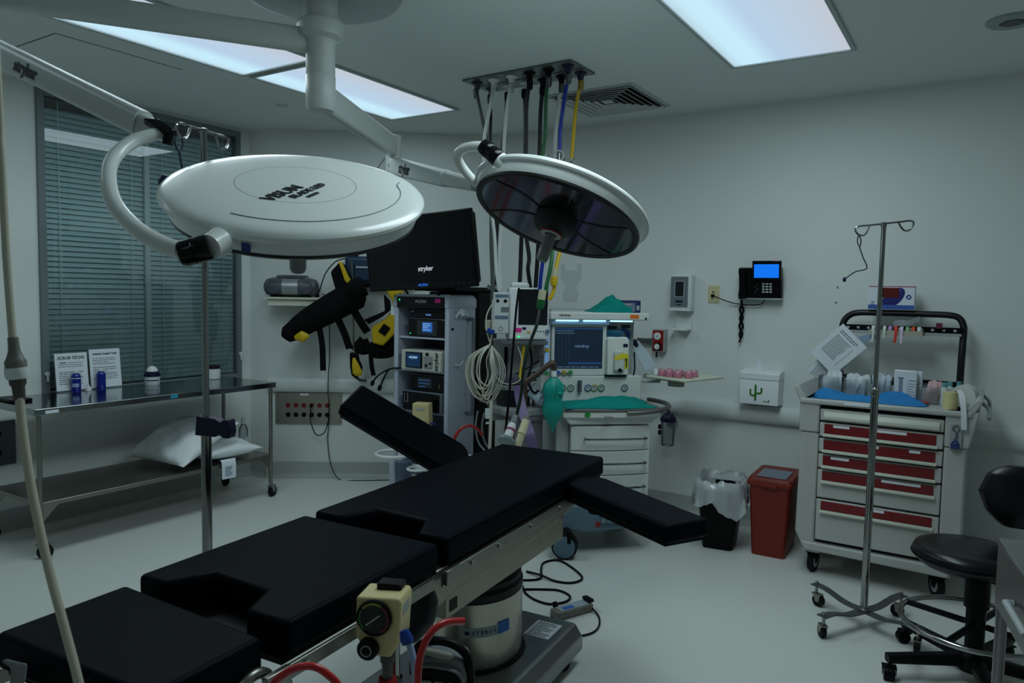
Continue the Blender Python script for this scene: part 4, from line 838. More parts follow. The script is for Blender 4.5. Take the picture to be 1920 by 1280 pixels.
part('face', MB().bx(-w_/2+.004, w_/2-.004, .0, .009, .004, h-.004), black_g, u, bev=.003); part('display', MB().box(.0, -.001, h*.35, .045, .001, .009), glow('recorder text', '6f9dff', .5), u)
part('cover', MB().bx(-w_/2-.02, w_/2, .0, .01, h*.62, h*.68), lgrey, u)
u, w_, h = unit('video_unit', 'black video unit with a small blue lit screen, second from the top', -.125, .198, 1.2225, 1.347, .02)
part('face', MB().bx(-w_/2+.004, w_/2-.004, .0, .009, .004, h-.004), black_g, u, bev=.008); part('bezel', MB().bx(-.08, .09, -.002, .001, .014, h-.012), M('bezel slate', '2b3138', .3), u)
part('display', MB().bx(-.035, .05, -.003, -.001, .035, h-.025), scr_blue, u)
b = MB(); bars(b, (-.03, -.0031, h-.035), (1, 0, 0), (0, 0, 1), (0, -1, 0), 4, .07, .013, .005, 3); part('display_print', b, scr_txt, u); part('power_light', MB().cyl((-w_/2+.022, .0, .022), (-w_/2+.022, -.002, .022), .004, n=10), led_g, u)
u, w_, h = unit('video_unit', 'cream white pump unit with a blue screen, lettered vertically at its right', -.155, .185, 1.0005, 1.135, -.02, M('unit cream', 'bcbfb4', .45))
part('bezel', MB().bx(-.125, .015, -.001, .009, .018, h-.012), black_g, u, bev=.003); part('display', MB().bx(-.115, .005, -.003, -.001, .026, h-.02), glow('pump screen', '14385e', .5), u)
text('display_lettering', 'stryker', .026, glow('pump text', '9fd4ff', .7), u, WM[u.name] @ V((-.055, -.0035, h-.045)), (1, 0, 0), (0, -1, 0), .0002, bold=.0008, shear=.15)
part('dock', MB().bx(.032, .1, -.001, .009, .025, h-.035), M('dock grey', '8a8f8d', .5), u, bev=.002)
part('port', MB().cyl((.088, -.001, .055), (.088, -.004, .055), .008, n=14).cyl((.055, -.001, .04), (.055, -.004, .04), .01, n=14).cyl((.06, .004, h-.02), (.06, -.004, h-.02), .01, n=14), black, u)
text('side_lettering', 'stryker', .042, black, u, WM[u.name] @ V((.133, .007, h*.5)), (0, 0, 1), (0, -1, 0), .0004, bold=.001, shear=.1)
u, w_, h = unit('video_unit', 'black light source unit with a dim blue screen, fourth from the top', -.105, .198, .862, .972, .02)
part('face', MB().bx(-w_/2+.004, w_/2-.004, .0, .009, .004, h-.004), black_g, u, bev=.008); part('display', MB().bx(-.08, .04, -.002, .001, .025, h-.02), scr_dim, u); b = MB(); bars(b, (-.07, -.0025, h-.035), (1, 0, 0), (0, 0, 1), (0, -1, 0), 3, .1, .022, .004, 8); part('display_print', b, glow('dim text', '4a8fd0', .4), u)
part('gold_port', MB().bx(.1, .108, -.003, 0, .03, .055), M('gold port', '6e5a2c', .4), u)
u, w_, h = unit('video_unit', 'black insufflator unit with a white outlined switch, lowest on the video cart', -.145, .19, .7255, .86, -.01)
part('face', MB().bx(-w_/2+.004, w_/2-.02, .0, .009, .006, h-.006), black_g, u, bev=.008)
part('switch_outline', MB().tube([(-w_/2+.022, -.001, h-.02), (-w_/2+.05, -.001, h-.02), (-w_/2+.05, -.001, h-.075), (-w_/2+.022, -.001, h-.075)], .002, 6, closed=True), lgrey, u)
part('display', MB().box(.0, -.001, .06, .012, .001, .02), scr_dim, u)
b = MB()
for dx in (0, .055):
    b.tube([V((-3.35+.03, 3.77, 1.0+.004)), V((-3.385, 3.72, .998)), V((-3.43+dx, 3.66, .96)), V((-3.465+dx*1.2, 3.64, .915-dx*.5))], .006, 8, k=6); b.lathe([(.008, 0), (.014, .01), (.012, .035), (.006, .04)], V((-3.465+dx*1.2, 3.64, .92-dx*.5)), (-.3, -.1, -1), 12)
b.torus((-3.30, 3.8, 1.075), .045, .006, (0, 1, 0), 20, 8); solo('camera_cords', b, black, 'two black connector cords hanging out of the left side of the video cart', 'cords')
# monitor
mt = MX.Translation((-3.06, 3.66, 1.54)) @ MX.Rotation(R(-3), 4, 'Y') @ MX.Rotation(R(6), 4, 'X')
t = thing('flat_monitor', 'large black flat monitor above the video cart', 'monitor', mat=mt); MW, MH = .9, .475
part('back_shell', MB().bx(-MW/2+.02, MW/2-.02, .004, .06, .02, MH-.02), black, t, bev=.015)
part('frame', MB().bx(-MW/2, MW/2, -.012, .006, 0, MH), black, t, bev=.01)
part('screen', MB().bx(-MW/2+.018, MW/2-.018, -.0135, -.012, .045, MH-.018), M('off screen', '080a0d', .12, spec=.25), t)
part('bezel_strip', MB().bx(-MW/2+.012, MW/2-.012, -.0132, -.012, .008, .044), black_g, t)
m3 = WM[t.name]
text('screen_lettering', 'stryker', .042, glow('white glow', 'cfd8e2', .6), t, m3 @ V((.05, -.014, .13)), m3.to_3x3() @ V((1, 0, 0)), m3.to_3x3() @ V((0, -1, 0)), .0003, bold=.0012, shear=.15)
text('bezel_lettering', 'stryker', .028, glow('blue glow', '2a6bd6', .6), t, m3 @ V((.02, -.014, .03)), m3.to_3x3() @ V((1, 0, 0)), m3.to_3x3() @ V((0, -1, 0)), .0003, bold=.0012, shear=.15)
b = MB(); [b.box(MW/2-.06-.045*k, -.0137, .026, .014, .001, .004) for k in range(4)]; part('buttons', b, M('button mark', '3a4048', .5), t)
part('stand', MB().prism([(-.05, -.02), (.05, -.02), (.04, .22), (-.04, .22)], (.02, .07, 0), (1, 0, 0), (0, 0, 1), (0, .03, 0)), black, t, bev=.006)
b = MB(); b.tube([(-3.27, 3.76, 1.51), (-3.27, 3.74, 1.535), (-3.23, 3.76, 1.55), (-3.2, 3.8, 1.55)], .008, 8, k=5); b.tube([(-2.99, 3.74, 1.5), (-2.99, 3.74, 1.535), (-2.98, 3.78, 1.555)], .008, 8, k=5)
solo('monitor_cables', b, black, 'black cables looping over the top edge of the video cart', 'cables')
# suction regulator on the cart front, red hoses, basket rings
t = thing('suction_regulator', 'cream suction regulator clipped low on the front of the video cart', 'suction regulator', (-3.03, 3.63, .64), R(20))
part('body', MB().prism([(-.055, .17), (.055, .17), (.06, .05), (.05, .0), (-.04, .0), (-.055, .06)], (0, -.03, 0), (1, 0, 0), (0, 0, 1), (0, .08, 0)), cream, t, bev=.007)
part('label_plate', MB().bx(-.03, .03, -.032, -.0305, .125, .14), lgrey, t)
part('seam', MB().bx(-.052, .056, -.0312, -.0303, .055, .058), M('cream dark', '8d8358', .5), t)
part('knob', MB().lathe([(.02, 0), (.022, .02), (0, .024)], (-.06, .0, .03), (-1, 0, 0), 20), black, t)
part('clip', MB().bx(-.02, .02, .05, .11, .06, .1), black, t)
part('red_fitting', MB().tube([(-.035, -.01, -.015), (-.03, -.02, -.06), (-.02, -.02, -.15)], .012, 10, k=4).tube([(.03, -.01, -.015), (.035, -.02, -.06), (.02, -.02, -.15)], .012, 10, k=4), red_p, t)
part('blue_tip', MB().cyl((.058, 0, .04), (.09, 0, .037), .006, n=10), blue_p, t)
solo_hose([P(848, 850, 4.35), P(850, 828, 4.35), P(862, 806, 4.35), P(880, 798, 4.36), P(895, 804, 4.38), P(905, 816, 4.4)], .009, rh, 'dark red hose curving beside the lower right side of the video cart')
for k, (x, y) in enumerate(((0, 0), (12, 4))):
    solo_hose([P(896+x, 770+y, 4.55), P(892+x, 800, 4.55), P(898+x, 830, 4.55), P(915+x, 850, 4.5), P(930+x, 862, 4.45)], .006, M('grey tube', '8a9394', .4) if k == 0 else bpy.data.materials['grey tube'], 'clear grey tube curling behind the red hose, '+('nearer the cart' if k == 0 else 'farther from the cart'))
t = thing('canister_rack', 'white rack of ring holders low in front of the video cart', 'canister rack', tuple(P(745, 905, 4.66).to_2d())+(0,))
part('post', MB().bx(.0, .03, .0, .03, .1, .5), white_p, t, bev=.003); part('plate', MB().bx(.03, .16, .0, .012, .17, .37), white_p, t, bev=.003)
part('foot', MB().bx(-.06, .24, -.1, .12, .06, .1), dark_steel, t, bev=.005); caster(t, -.03, .0, .03, .02, 0, .06); caster(t, .2, .05, .03, .02, 0, .06)
part('ring', MB().torus((.02, -.06, .497), .11, .010, n=40), white_p, t); part('ring', MB().torus((.19, -.03, .42), .06, .008, n=36), white_p, t); part('ring', MB().torus((.44, .12, .49), .09, .010, n=36), white_p, t)
part('arm', MB().bx(.02, .36, .0, .03, .40, .43), white_p, t, bev=.003); part('cup', MB().lathe([(.05, .2), (.055, .3), (.055, .36)], (.075, -.03, .09), n=28), M('cup grey blue', '4f5a72', .4), t)
# ================================================================ anaesthesia machine
AMX = MX.Translation((-1.743, 3.914, 0)) @ MX.Rotation(R(43), 4, 'Z')
def am(x, y, z): return AMX @ V((x, y, z))
mac = M('machine enamel', 'd3d8d2', .4); slate = M('machine slate', '5c7486', .45)
t = AT = thing('anesthesia_machine', 'white anesthesia machine with drawers, screen and slate blue wheeled base', 'anesthesia machine', mat=AMX.copy())
part('base', MB().prism([(-.40, .15), (-.33, .15), (-.2, .13), (.12, .15), (.2, .15), (.2, .3), (-.36, .3), (-.40, .22)], (0, .03, 0), (1, 0, 0), (0, 0, 1), (0, .55, 0)), slate, t, bev=.015, seg=3)
part('base_step', MB().bx(-.12, .16, .01, .05, .19, .285), M('machine slate light', '6d8596', .45), t, bev=.006)
part('base_seam', MB().bx(-.091, -.088, .0085, .012, .19, .285), black, t)
part('warning_sticker', MB().bx(-.15, -.12, .028, .0295, .165, .195), red_p, t)
for sx, sy in ((-.34, .0), (-.34, .5), (.13, .5)):
    c = part('caster', MB().prism([(-.06, .0), (.06, .0), (.05, .07), (-.05, .07)], (sx, sy, .1), (0, 1, 0), (0, 0, 1), (.03, 0, 0)), black, t, bev=.004)
    part('wheel', MB().lathe([(.05, -.045), (.07, -.043), (.076, -.03), (.076, .02), (.07, .03), (.05, .03)], (sx, sy, .0765), (.35, 1, 0), 36), rubber, c); part('wheel_cover', MB().lathe([(.0, -.05), (.05, -.0485), (.063, -.046), (.064, -.04)], (sx, sy, .0765), (.35, 1, 0), 36, cap=False), slate, c)
def bowed(x0, x1, z0, z1, yf, bow, yb, x0t=None, x1t=None):
    b = MB(); n = 14; ps = [(x0+(x1-x0)*i/n, yf-bow*(1-(2*i/n-1)**2)) for i in range(n+1)]+[(x1, yb), (x0, yb)]; b.prism(ps, (0, 0, z0), (1, 0, 0), (0, 1, 0), (0, 0, z1-z0)); return b
part('cabinet', MB().bx(-.285, .195, .125, .55, .3, .755), mac, t, bev=.008)
part('neck', MB().prism([(-.345, .84), (-.345, .815), (-.3, .76), (.2, .76), (.26, .815), (.26, .84)], (0, .09, 0), (1, 0, 0), (0, 0, 1), (0, .46, 0)), mac, t, bev=.01)
for k, (z0, z1) in enumerate(((.605, .75), (.458, .60), (.315, .453))):
    d = part('drawer', bowed(-.29, .2, z0, z1, .11, .025, .13), mac, t, bev=.004)
    zh = z0+.075; b = MB(); b.tube([(-.21, .09, zh), (-.205, .055, zh), (-.1, .045, zh), (.05, .043, zh), (.155, .055, zh), (.16, .09, zh)], .0065, 8, k=4); part('handle', b, chrome, d)
part('worktop', bowed(-.35, .265, .84, .858, .08, .03, .55), M('worktop grey', '6a6a68', .4), t, bev=.004)
part('apron', bowed(-.345, .255, .805, .84, .085, .03, .12), mac, t, bev=.004)
part('green_badge', MB().lathe([(.017, 0), (.017, .004), (0, .005)], (-.205, .0625, .825), (0, -1, 0), 24), M('green badge', '1f8a3e', .5), t)
part('latch', MB().box(-.08, .05, .812, .05, .02, .012), M('latch grey', '8a8c86', .4), t, bev=.004)
b = MB(); b.tube([(.03, .04, .835), (.15, .035, .84), (.28, .07, .855), (.335, .16, .86), (.345, .3, .86), (.3, .42, .86)], .014, 10, k=5); part('grab_rail', b, M('rail pewter', '6f6e6a', .35, .6), t)
part('pedestal', MB().bx(-.37, -.285, .16, .5, .3, .83), M('machine side', 'a9aeac', .45), t, bev=.01)
part('gas_panel', MB().bx(-.36, .205, .3, .55, .858, 1.025), mac, t, bev=.006)
for x, cc in ((-.30, '2a7a34'), (-.25, '2f8f4a'), (-.14, '2c58a8'), (-.10, 'b09a4a'), (-.055, '2f8f4a'), (.095, '6a6e72')):
    g_ = part('gauge', MB().lathe([(.021, 0), (.022, .008), (.018, .01)], (x, .3, .953), (0, -1, 0), 28, cap=False), M('gauge '+cc, cc, .4), t); part('gauge_face', MB().lathe([(.018, .006), (0, .006)], (x, .3, .953), (0, -1, 0), 28, cap=False), M('gauge face', 'aeb6b6', .4) if 'gauge face' not in bpy.data.materials else bpy.data.materials['gauge face'], g_); part('gauge_needle', MB().box(x, .2935, .955, .022, .001, .003, 0, 0, R(40)), ink, g_)
part('flow_tube', MB().cyl((-.195, .285, .93), (-.195, .285, 1.0), .013), M('flow tube', '4e565a', .3), t)
part('screen_head', MB().bx(-.375, -.025, .3, .42, 1.022, 1.372), mac, t, bev=.012, seg=3)
part('head_cap', MB().bx(-.385, -.02, .27, .42, 1.34, 1.372), M('head cap blue', '9fb4cf', .4), t, bev=.008)
part('screen', MB().bx(-.356, -.052, .296, .3005, 1.072, 1.325), glow('machine screen', '1d3247', .38), t, bev=.002)
gb_ = glow('bar blue', '2c5f96', .35); part('screen_bar', MB().bx(-.352, -.056, .2945, .296, 1.313, 1.321), gb_, t); part('screen_bar', MB().bx(-.27, -.06, .2945, .296, 1.098, 1.112), gb_, t)
b = MB(); bars(b, am(-.35, .2938, 1.303), AMX.to_3x3() @ V((1, 0, 0)), (0, 0, 1), AMX.to_3x3() @ V((0, -1, 0)), 2, .12, .014, .005, 4); bars(b, am(-.35, .2938, 1.082), AMX.to_3x3() @ V((1, 0, 0)), (0, 0, 1), AMX.to_3x3() @ V((0, -1, 0)), 1, .28, .014, .005, 6)
part('screen_print', b, glow('print blue', '6f93b5', .4), t, w=True)
text('screen_lettering', 'mindray', .028, glow('screen word', '7fa8d8', .5), t, am(-.185, .2938, 1.21), AMX.to_3x3() @ V((1, 0, 0)), AMX.to_3x3() @ V((0, -1, 0)), .0002)
b = MB(); [b.bx(-.333+.022*k, -.330+.022*k, .2945, .296, 1.125, 1.285) for k in range(4)]; part('screen_column', b, glow('column teal', '2c4a58', .35), t)
kb = MB(); kb.bx(-.35, -.24, .284, .3, 1.044, 1.05); part('knob_rail', kb, M('knob rail', '7f8a86', .4), t)
for k, cc in enumerate(('2c58a8', 'a8963c', '2f8f4a')): part('flow_knob', MB().lathe([(.012, 0), (.013, .02), (0, .022)], (-.335+.04*k, .3, 1.05), (0, -1, 0), 16), M('knob '+cc, cc, .4), t)
part('back_column', MB().bx(-.02, .19, .42, .55, 1.025, 1.372), M('machine back grey', '9aa09f', .45), t, bev=.006)
part('column_label', MB().bx(.015, .075, .4185, .42, 1.31, 1.33).bx(.105, .165, .4185, .42, 1.318, 1.338), ink, t)
part('blue_dial', MB().torus((.125, .415, 1.272), .03, .014, (0, -1, 0), 32, 12), M('blue dial', '1f4f86', .4), t)
part('top_shelf', MB().bx(-.40, .225, .24, .56, 1.372, 1.418), mac, t, bev=.008)
part('shelf_guard', MB().tube([(-.39, .25, 1.425), (-.39, .55, 1.43), (.21, .55, 1.43)], .004, 8), lgrey, t)
part('orange_label', MB().bx(.1, .155, .2385, .24, 1.384, 1.408), M('orange sticker', 'e0701a', .5), t)
text('shelf_lettering', 'mindray', .022, ink, t, am(-.31, .2392, 1.4), AMX.to_3x3() @ V((1, 0, 0)), AMX.to_3x3() @ V((0, -1, 0)), .0003, bold=.0004)
lt_b = glow('task light', 'a8e4ff', 1.6)
for x in (-.29, -.12, .05): part('task_light', MB().bx(x-.07, x+.07, .25, .265, 1.362, 1.372), lt_b, t)
part('end_knob', MB().cyl((.2, .24, 1.385), (.2, .235, 1.385), .006, n=12), black, t)
part('flow_column', MB().bx(-.425, -.385, .29, .36, 1.03, 1.35), M('column shell', 'b3bcc0', .4), t, bev=.004)
fc = glow('flow column light', '7fb0ee', .45)
for z0, z1 in ((1.2, 1.33), (1.07, 1.17)): part('flow_window', MB().bx(-.415, -.395, .287, .2905, z0, z1), fc, t)
part('flow_button', MB().cyl((-.405, .29, 1.185), (-.405, .275, 1.185), .012, n=16), yellow, t); part('flow_button', MB().cyl((-.405, .29, 1.045), (-.405, .275, 1.045), .013, n=16), M('green button', '2f8f4a', .4), t)
part('side_wall', MB().bx(-.75, -.43, .33, .37, .75, 1.25), M('machine column', '9da3a2', .45), t, bev=.008)
part('column_slot', MB().bx(-.66, -.64, .326, .331, .98, 1.2), black, t)
part('absorber_shelf', MB().prism([(-.75, 0), (-.7, -.1), (-.58, -.14), (-.47, -.1), (-.43, 0), (-.43, .2), (-.75, .2)], (0, .17, .82), (1, 0, 0), (0, 1, 0), (0, 0, .045)), M('absorber grey', '8d9190', .35), t, bev=.012)
part('absorber_body', MB().lathe([(.1, .868), (.1, 1.0), (.095, 1.0)], (-.62, .22, 0), n=36), M('absorber dark', '15171b', .35), t)
part('absorber_lid', MB().lathe([(.102, 1.0), (.104, 1.005), (.1, 1.04), (.0, 1.045)], (-.62, .22, 0), n=36), M_clear('absorber clear', '7d7d92', 1, .45, .1), t)
part('absorber_ring', MB().lathe([(.105, .96), (.112, .965), (.112, .985), (.105, .99)], (-.62, .22, 0), n=36), M('ring silver', '9aa2a4', .3, .5), t)
part('canister', MB().lathe([(.09, .55), (.1, .57), (.1, .79), (.12, .795), (.12, .82)], (-.55, .17, 0), n=36), M('canister smoke', '6e6c74', .25), t)
part('valve_dome', MB().lathe([(.05, .865), (.052, .9), (.045, .91), (.045, .93), (.052, .935), (.05, .96), (0, .965)], (-.465, .16, 0), n=28), M('valve chrome', 'aab2b4', .2, .7), t)
part('side_port', MB().cyl((-.54, .11, .955), (-.47, .06, .90), .028, n=24).cyl((-.5, .082, .923), (-.485, .07, .912), .033, n=24), M('port clear', 'a9bfca', .2), t)
part('bag_arm', MB().tube([(-.59, .02, .86), (-.592, .02, .97), (-.59, .01, 1.02), (-.53, .0, 1.065), (-.46, -.005, 1.125), (-.43, -.005, 1.13), (-.43, -.005, 1.095)], .017, 12, k=3), M('bag arm bronze', '4d4038', .4, .4), t)
part('bag_collar', MB().cyl((-.43, -.005, 1.058), (-.43, -.005, 1.092), .018, n=20), white_p, t)
b = MB()
for z in (1.0, 1.05): b.tube([(-.46, .31, z), (-.5, .27, z), (-.52, .24, z-.01)], .004, 6)
b.tube([(-.45, .3, 1.12), (-.55, .28, 1.06), (-.6, .27, 1.04)], .005, 6); part('cable_hooks', b, black, t)
part('right_rail', MB().bx(.205, .36, .37, .40, .972, .99), lgrey, t, bev=.003)
# vaporiser block hung on the machine
t = thing('vaporizer', 'white vaporizer with yellow key labels mounted beside the machine screen', 'vaporizer', mat=AMX @ MX.Translation((.04, .36, 1.022)))
part('body', MB().prism([(-.07, .0), (.07, .0), (.07, .215), (.055, .235), (-.06, .235), (-.07, .225)], (0, -.09, .012), (1, 0, 0), (0, 0, 1), (0, .13, 0)), M('vaporizer white', 'd8dcd6', .35), t, bev=.008)
part('control_wheel', MB().lathe([(.055, .246), (.058, .25), (.058, .278), (.05, .285), (0, .286)], (-.01, -.03, 0), n=36), M('wheel teal blue', '1b5a74', .4), t)
part('foot', MB().bx(-.075, .06, -.08, .04, 0, .012), black, t)
part('fill_port', MB().prism([(-.03, .02), (.035, .02), (.035, .13), (.02, .145), (-.02, .145), (-.03, .13)], (0, -.115, .02), (1, 0, 0), (0, 0, 1), (0, .028, 0)), M('port white', 'c4c9c2', .35), t, bev=.006)
part('yellow_plate', MB().prism([(-.03, .085), (.05, .1), (.05, .125), (.02, .13), (-.03, .11)], (0, -.1165, .02), (1, 0, 0), (0, 0, 1), (0, .002, 0)), M('key yellow', 'd8cf2c', .5), t)
part('yellow_label', MB().bx(.042, .066, -.0915, -.09, .05, .14), M('key yellow2', 'd8cf2c', .5), t); part('label_print', MB().bx(.05, .058, -.0925, -.0915, .06, .13), ink, t)
part('dark_badge', MB().bx(.03, .06, -.0915, -.09, .185, .205), navy, t); part('drain', MB().cyl((.005, -.115, .045), (.005, -.122, .045), .012, n=16), black, t)
# patient monitor on the machine arm
t = thing('patient_monitor', 'white patient monitor with a dark screen and pink sticker on the machine arm', 'patient monitor', mat=AMX @ MX.Translation((-.55, .15, 1.255)))
part('case', MB().bx(-.115, .122, 0, .12, .0, .305), white_p, t, bev=.012, seg=3)
part('handle', MB().bx(-.1, .03, .02, .08, .305, .335), white_p, t, bev=.012, seg=3)
part('screen', MB().bx(-.062, .112, -.0015, .001, .088, .295), M('monitor glass', '15191d', .15), t)
part('pink_label', MB().bx(-.078, -.042, -.002, .0, .045, .07), pink, t); part('dark_badge', MB().bx(-.036, -.014, -.002, 0, .06, .074), navy, t); part('status_light', MB().box(-.057, -.001, .018, .014, .003, .008), led_g, t)
kb = MB(); [kb.cyl((.04+.016*k, .0, .05), (.04+.016*k, -.002, .05), .004, n=10) for k in range(4)]; part('key', kb, ink, t); part('jog_knob', MB().cyl((.112, 0, .05), (.112, -.014, .05), .013, n=20), slate, t); part('yellow_key', MB().box(.002, -.001, .045, .02, .003, .012), M('key amber', 'c9a83a', .5), t)
rk = part('module_rack', MB().bx(-.205, -.118, -.005, .12, .035, .275), M('rack white', 'c7cdcc', .4), t, bev=.006)
part('rack_strip', MB().bx(-.2, -.122, -.0065, -.004, .245, .262).bx(-.2, -.122, -.0065, -.004, .12, .14), slate, rk); part('rack_port', MB().cyl((-.185, -.004, .225), (-.185, -.008, .225), .009, n=16).cyl((-.14, -.004, .225), (-.14, -.008, .225), .01, n=16), black, rk); part('rack_slot', MB().bx(-.165, -.12, -.0065, -.004, .16, .19), M('slot grey', '6b7073', .5), rk)
part('rack_dial', MB().torus((-.165, -.006, .065), .012, .003, (0, -1, 0), 20, 6), lgrey, rk)
part('bracket', MB().bx(-.16, .12, .0, .12, -.03, -.004), M('bracket dark', '5d6364', .4), t, bev=.004)
part('mount_arm', MB().bx(.06, .12, .1, .2, -.1, -.03), M('mount grey', '777c7b', .4), t, bev=.006)
# grey pole with coiled leads
t = thing('equipment_pole', 'slim grey pole standing between the video cart and the anesthesia machine', 'pole', P(921, 900, 4.35)*1)
pz = P(921, 640, 4.35); t.location = (pz.x, pz.y, 0); WM[t.name] = MX.Translation((pz.x, pz.y, 0)); t.matrix_world = WM[t.name]
part('tube', MB().cyl((0, 0, .03), (0, 0, 1.98), .011), M('pole grey', '4b504d', .35, .7), t); part('foot_plate', MB().lathe([(.11, 0), (.11, .02), (.03, .035)], n=36), dark_steel, t)
part('clamp', MB().box(.0, 0, 1.56, .05, .03, .03).cyl((-.045, 0, 1.57), (.045, 0, 1.55), .006), chrome, t, bev=.003); part('cream_clamp', MB().box(-.01, -.01, 1.335, .04, .035, .06), M('clamp cream', 'aaa894', .5), t, bev=.005)
lead = M('lead cream', 'b9bbab', .5)
b = MB(); rnd = random.Random(11); tp = P(921, 640, 4.22)
for k in range(11):
    wx = rnd.uniform(14, 42); lo = rnd.uniform(722, 752); x0 = 910+rnd.uniform(-10, 10); d0 = 4.22+rnd.uniform(-.03, .04)
    b.tube([P(920, 645, 4.24), P(x0-wx*.65, 668, d0), P(x0-wx*.9, 700, d0), P(x0-wx*.5, lo-8, d0-.02), P(x0+wx*.15, lo, d0-.02), P(x0+wx*.7, 705, d0), P(x0+wx*.6, 675, d0), P(922, 648, 4.24)], .004, 7, k=6)
b.tube([P(942, 560, 4.3), P(925, 568, 4.26), P(913, 590, 4.24), P(912, 615, 4.24), P(918, 640, 4.23)], .004, 7, k=6); b.tube([P(935, 575, 4.3), P(928, 600, 4.25), P(924, 620, 4.23), P(919, 645, 4.23)], .004, 7, k=6)
b.tube([P(925, 700, 4.2), P(940, 716, 4.2), P(958, 720, 4.2), P(975, 712, 4.22), P(980, 695, 4.25), P(975, 660, 4.28), P(960, 630, 4.3)], .0035, 7, k=6)
b.tube([P(916, 745, 4.2), P(914, 758, 4.2)], .004, 7)
solo('coiled_leads', b, lead, 'bundle of coiled cream monitor leads hanging on the grey pole', 'cables')
solo('blue_clip', MB().box(*P(920, 621, 4.2), .045, .02, .03, R(35), 0, R(20)), blue_p, 'bright blue clip gathering the cream leads under the module rack', 'clip', bev=.005)
b = MB(); b.tube([P(921, 752, 4.1), P(920, 800, 4.05), P(918, 850, 4.0)], .009, 10); solo('suction_wand', b, M('wand cream', 'bdbdb0', .4), 'straight cream wand hanging below the coiled leads', 'wand')
b = MB(); b.box(*P(914, 775, 4.2), .028, .012, .06, R(35)); b.box(*P(914, 793, 4.2), .02, .008, .012, R(35)); solo('cable_connector', b, white_p, 'white cable connector hanging left of the cream wand', 'connector', bev=.003)
# black cords in front of the monitor, green hose tail
b = MB(); b.tube([P(973, 540, 3.97), P(968, 580, 3.95), P(963, 640, 3.92), P(958, 700, 3.9), P(953, 760, 3.88), P(943, 850, 3.86), P(940, 900, 3.86)], .0065, 8, k=6); solo('hanging_cable', b, black, 'black cord running down across the left edge of the patient monitor', 'cord')
b = MB(); b.tube([P(1012, 578, 3.93), P(1006, 610, 3.9), P(995, 640, 3.9), P(982, 690, 3.88), P(977, 740, 3.86), P(966, 790, 3.84), P(955, 850, 3.84)], .009, 10, k=6); solo('green_hose_tail', b, M('dark green hose', '0c2416', .4), 'dark green hose sloping down in front of the patient monitor', 'hose')
b = MB(); b.tube([P(983, 645, 4.3), P(978, 680, 4.3), P(975, 710, 4.25)], .008, 8, k=4); solo('yellow_hose_tail', b, yl_h, 'short yellow hose under the patient monitor', 'hose')
b = MB(); b.tube([P(993, 645, 4.25), P(997, 680, 4.25), P(990, 712, 4.2), P(1000, 735, 4.2), P(1010, 722+10, 4.2)], .007, 8, k=5); solo('looped_cable', b, black, 'black cable looping below the patient monitor, beside the bag arm', 'cable')
# breathing bag, purple tube, mask connectors
bagm = M('bag teal rubber', '069084', .45)
t = thing('breathing_bag', 'teal rubber breathing bag hanging from the bronze machine arm', 'breathing bag', mat=AMX @ MX.Translation((-.43, -.005, .73)))
part('bag', MB().lathe([(.0, 0), (.006, .01), (.012, .04), (.045, .085), (.062, .13), (.058, .165), (.052, .19), (.056, .215), (.064, .25), (.056, .285), (.035, .31), (.018, .325), (.018, .345)], sy=.75, n=36), bagm, t, ang=80)
part('seam', MB().tube([(.0, -.0465, .2), (.004, -.05, .25), (.008, -.043, .285), (.008, -.029, .308)], .002, 6, k=4), M('bag seam', '0a7d6d', .5), t); part('bump', MB().sph((.028, -.035, .235), (.02, .012, .014)), bagm, t)
b = MB(); b.ribbon([P(972, 722, 4.0), P(974, 745, 3.98), P(984, 785, 3.92), P(994, 815, 3.86), P(1002, 850, 3.84)], (.8, .6, 0), .05, .012, k=6); solo('purple_tube', b, M('purple breathing tube', '6f5f8c', .4), 'flat purple breathing tube hanging beside the teal bag', 'tube')
t = thing('breathing_connector', 'clear and white breathing tube connector with a pink band lying toward the table head', 'connector', P(955, 832, 3.72))
a_, b_ = P(968, 776, 3.86), P(950, 825, 3.74); d = b_-a_; L = d.length
part('clear_tube', MB().lathe([(.018, 0), (.02, L*.2), (.018, L*.35), (.021, L*.4)], a_, d, 20), M_clear('clear elbow', 'b5c1c2', 1, .3, .08), t, w=True); part('white_tube', MB().lathe([(.02, L*.4), (.023, L*.55), (.024, L*.95)], a_, d, 20), white_p, t, w=True); part('pink_band', MB().lathe([(.0245, L*.6), (.025, L*.68)], a_, d, 20), M('maroon band', '8c2f5c', .5), t, w=True)
part('mask_disc', MB().lathe([(.03, L*.93), (.048, L*1.0), (.045, L*1.08), (0, L*1.12)], a_, d, 28), M('mask clear', '8b9c9e', .3), t, w=True)
t = thing('cream_connector', 'ribbed cream breathing tube connector beside the pink banded one', 'connector', P(968, 842, 3.7))
a_, b_ = P(986, 788, 3.8), P(966, 850, 3.7); d = b_-a_; L = d.length
part('tip', MB().cyl(a_-d*.12, a_+d*.02, .015), M('tip grey', '77796f', .4), t, w=True); part('sleeve', MB().lathe([(.02, 0), (.022, L*.4), (.023, L*.42)], a_, d, 20), M('cream sleeve', 'd2cfa6', .5), t, w=True); part('ribbed_end', MB().lathe([(.018+.0025*(k % 2), L*(.42+.05*k)) for k in range(13)], a_, d, 20), M('cream rib', 'c2bf9a', .5), t, w=True)
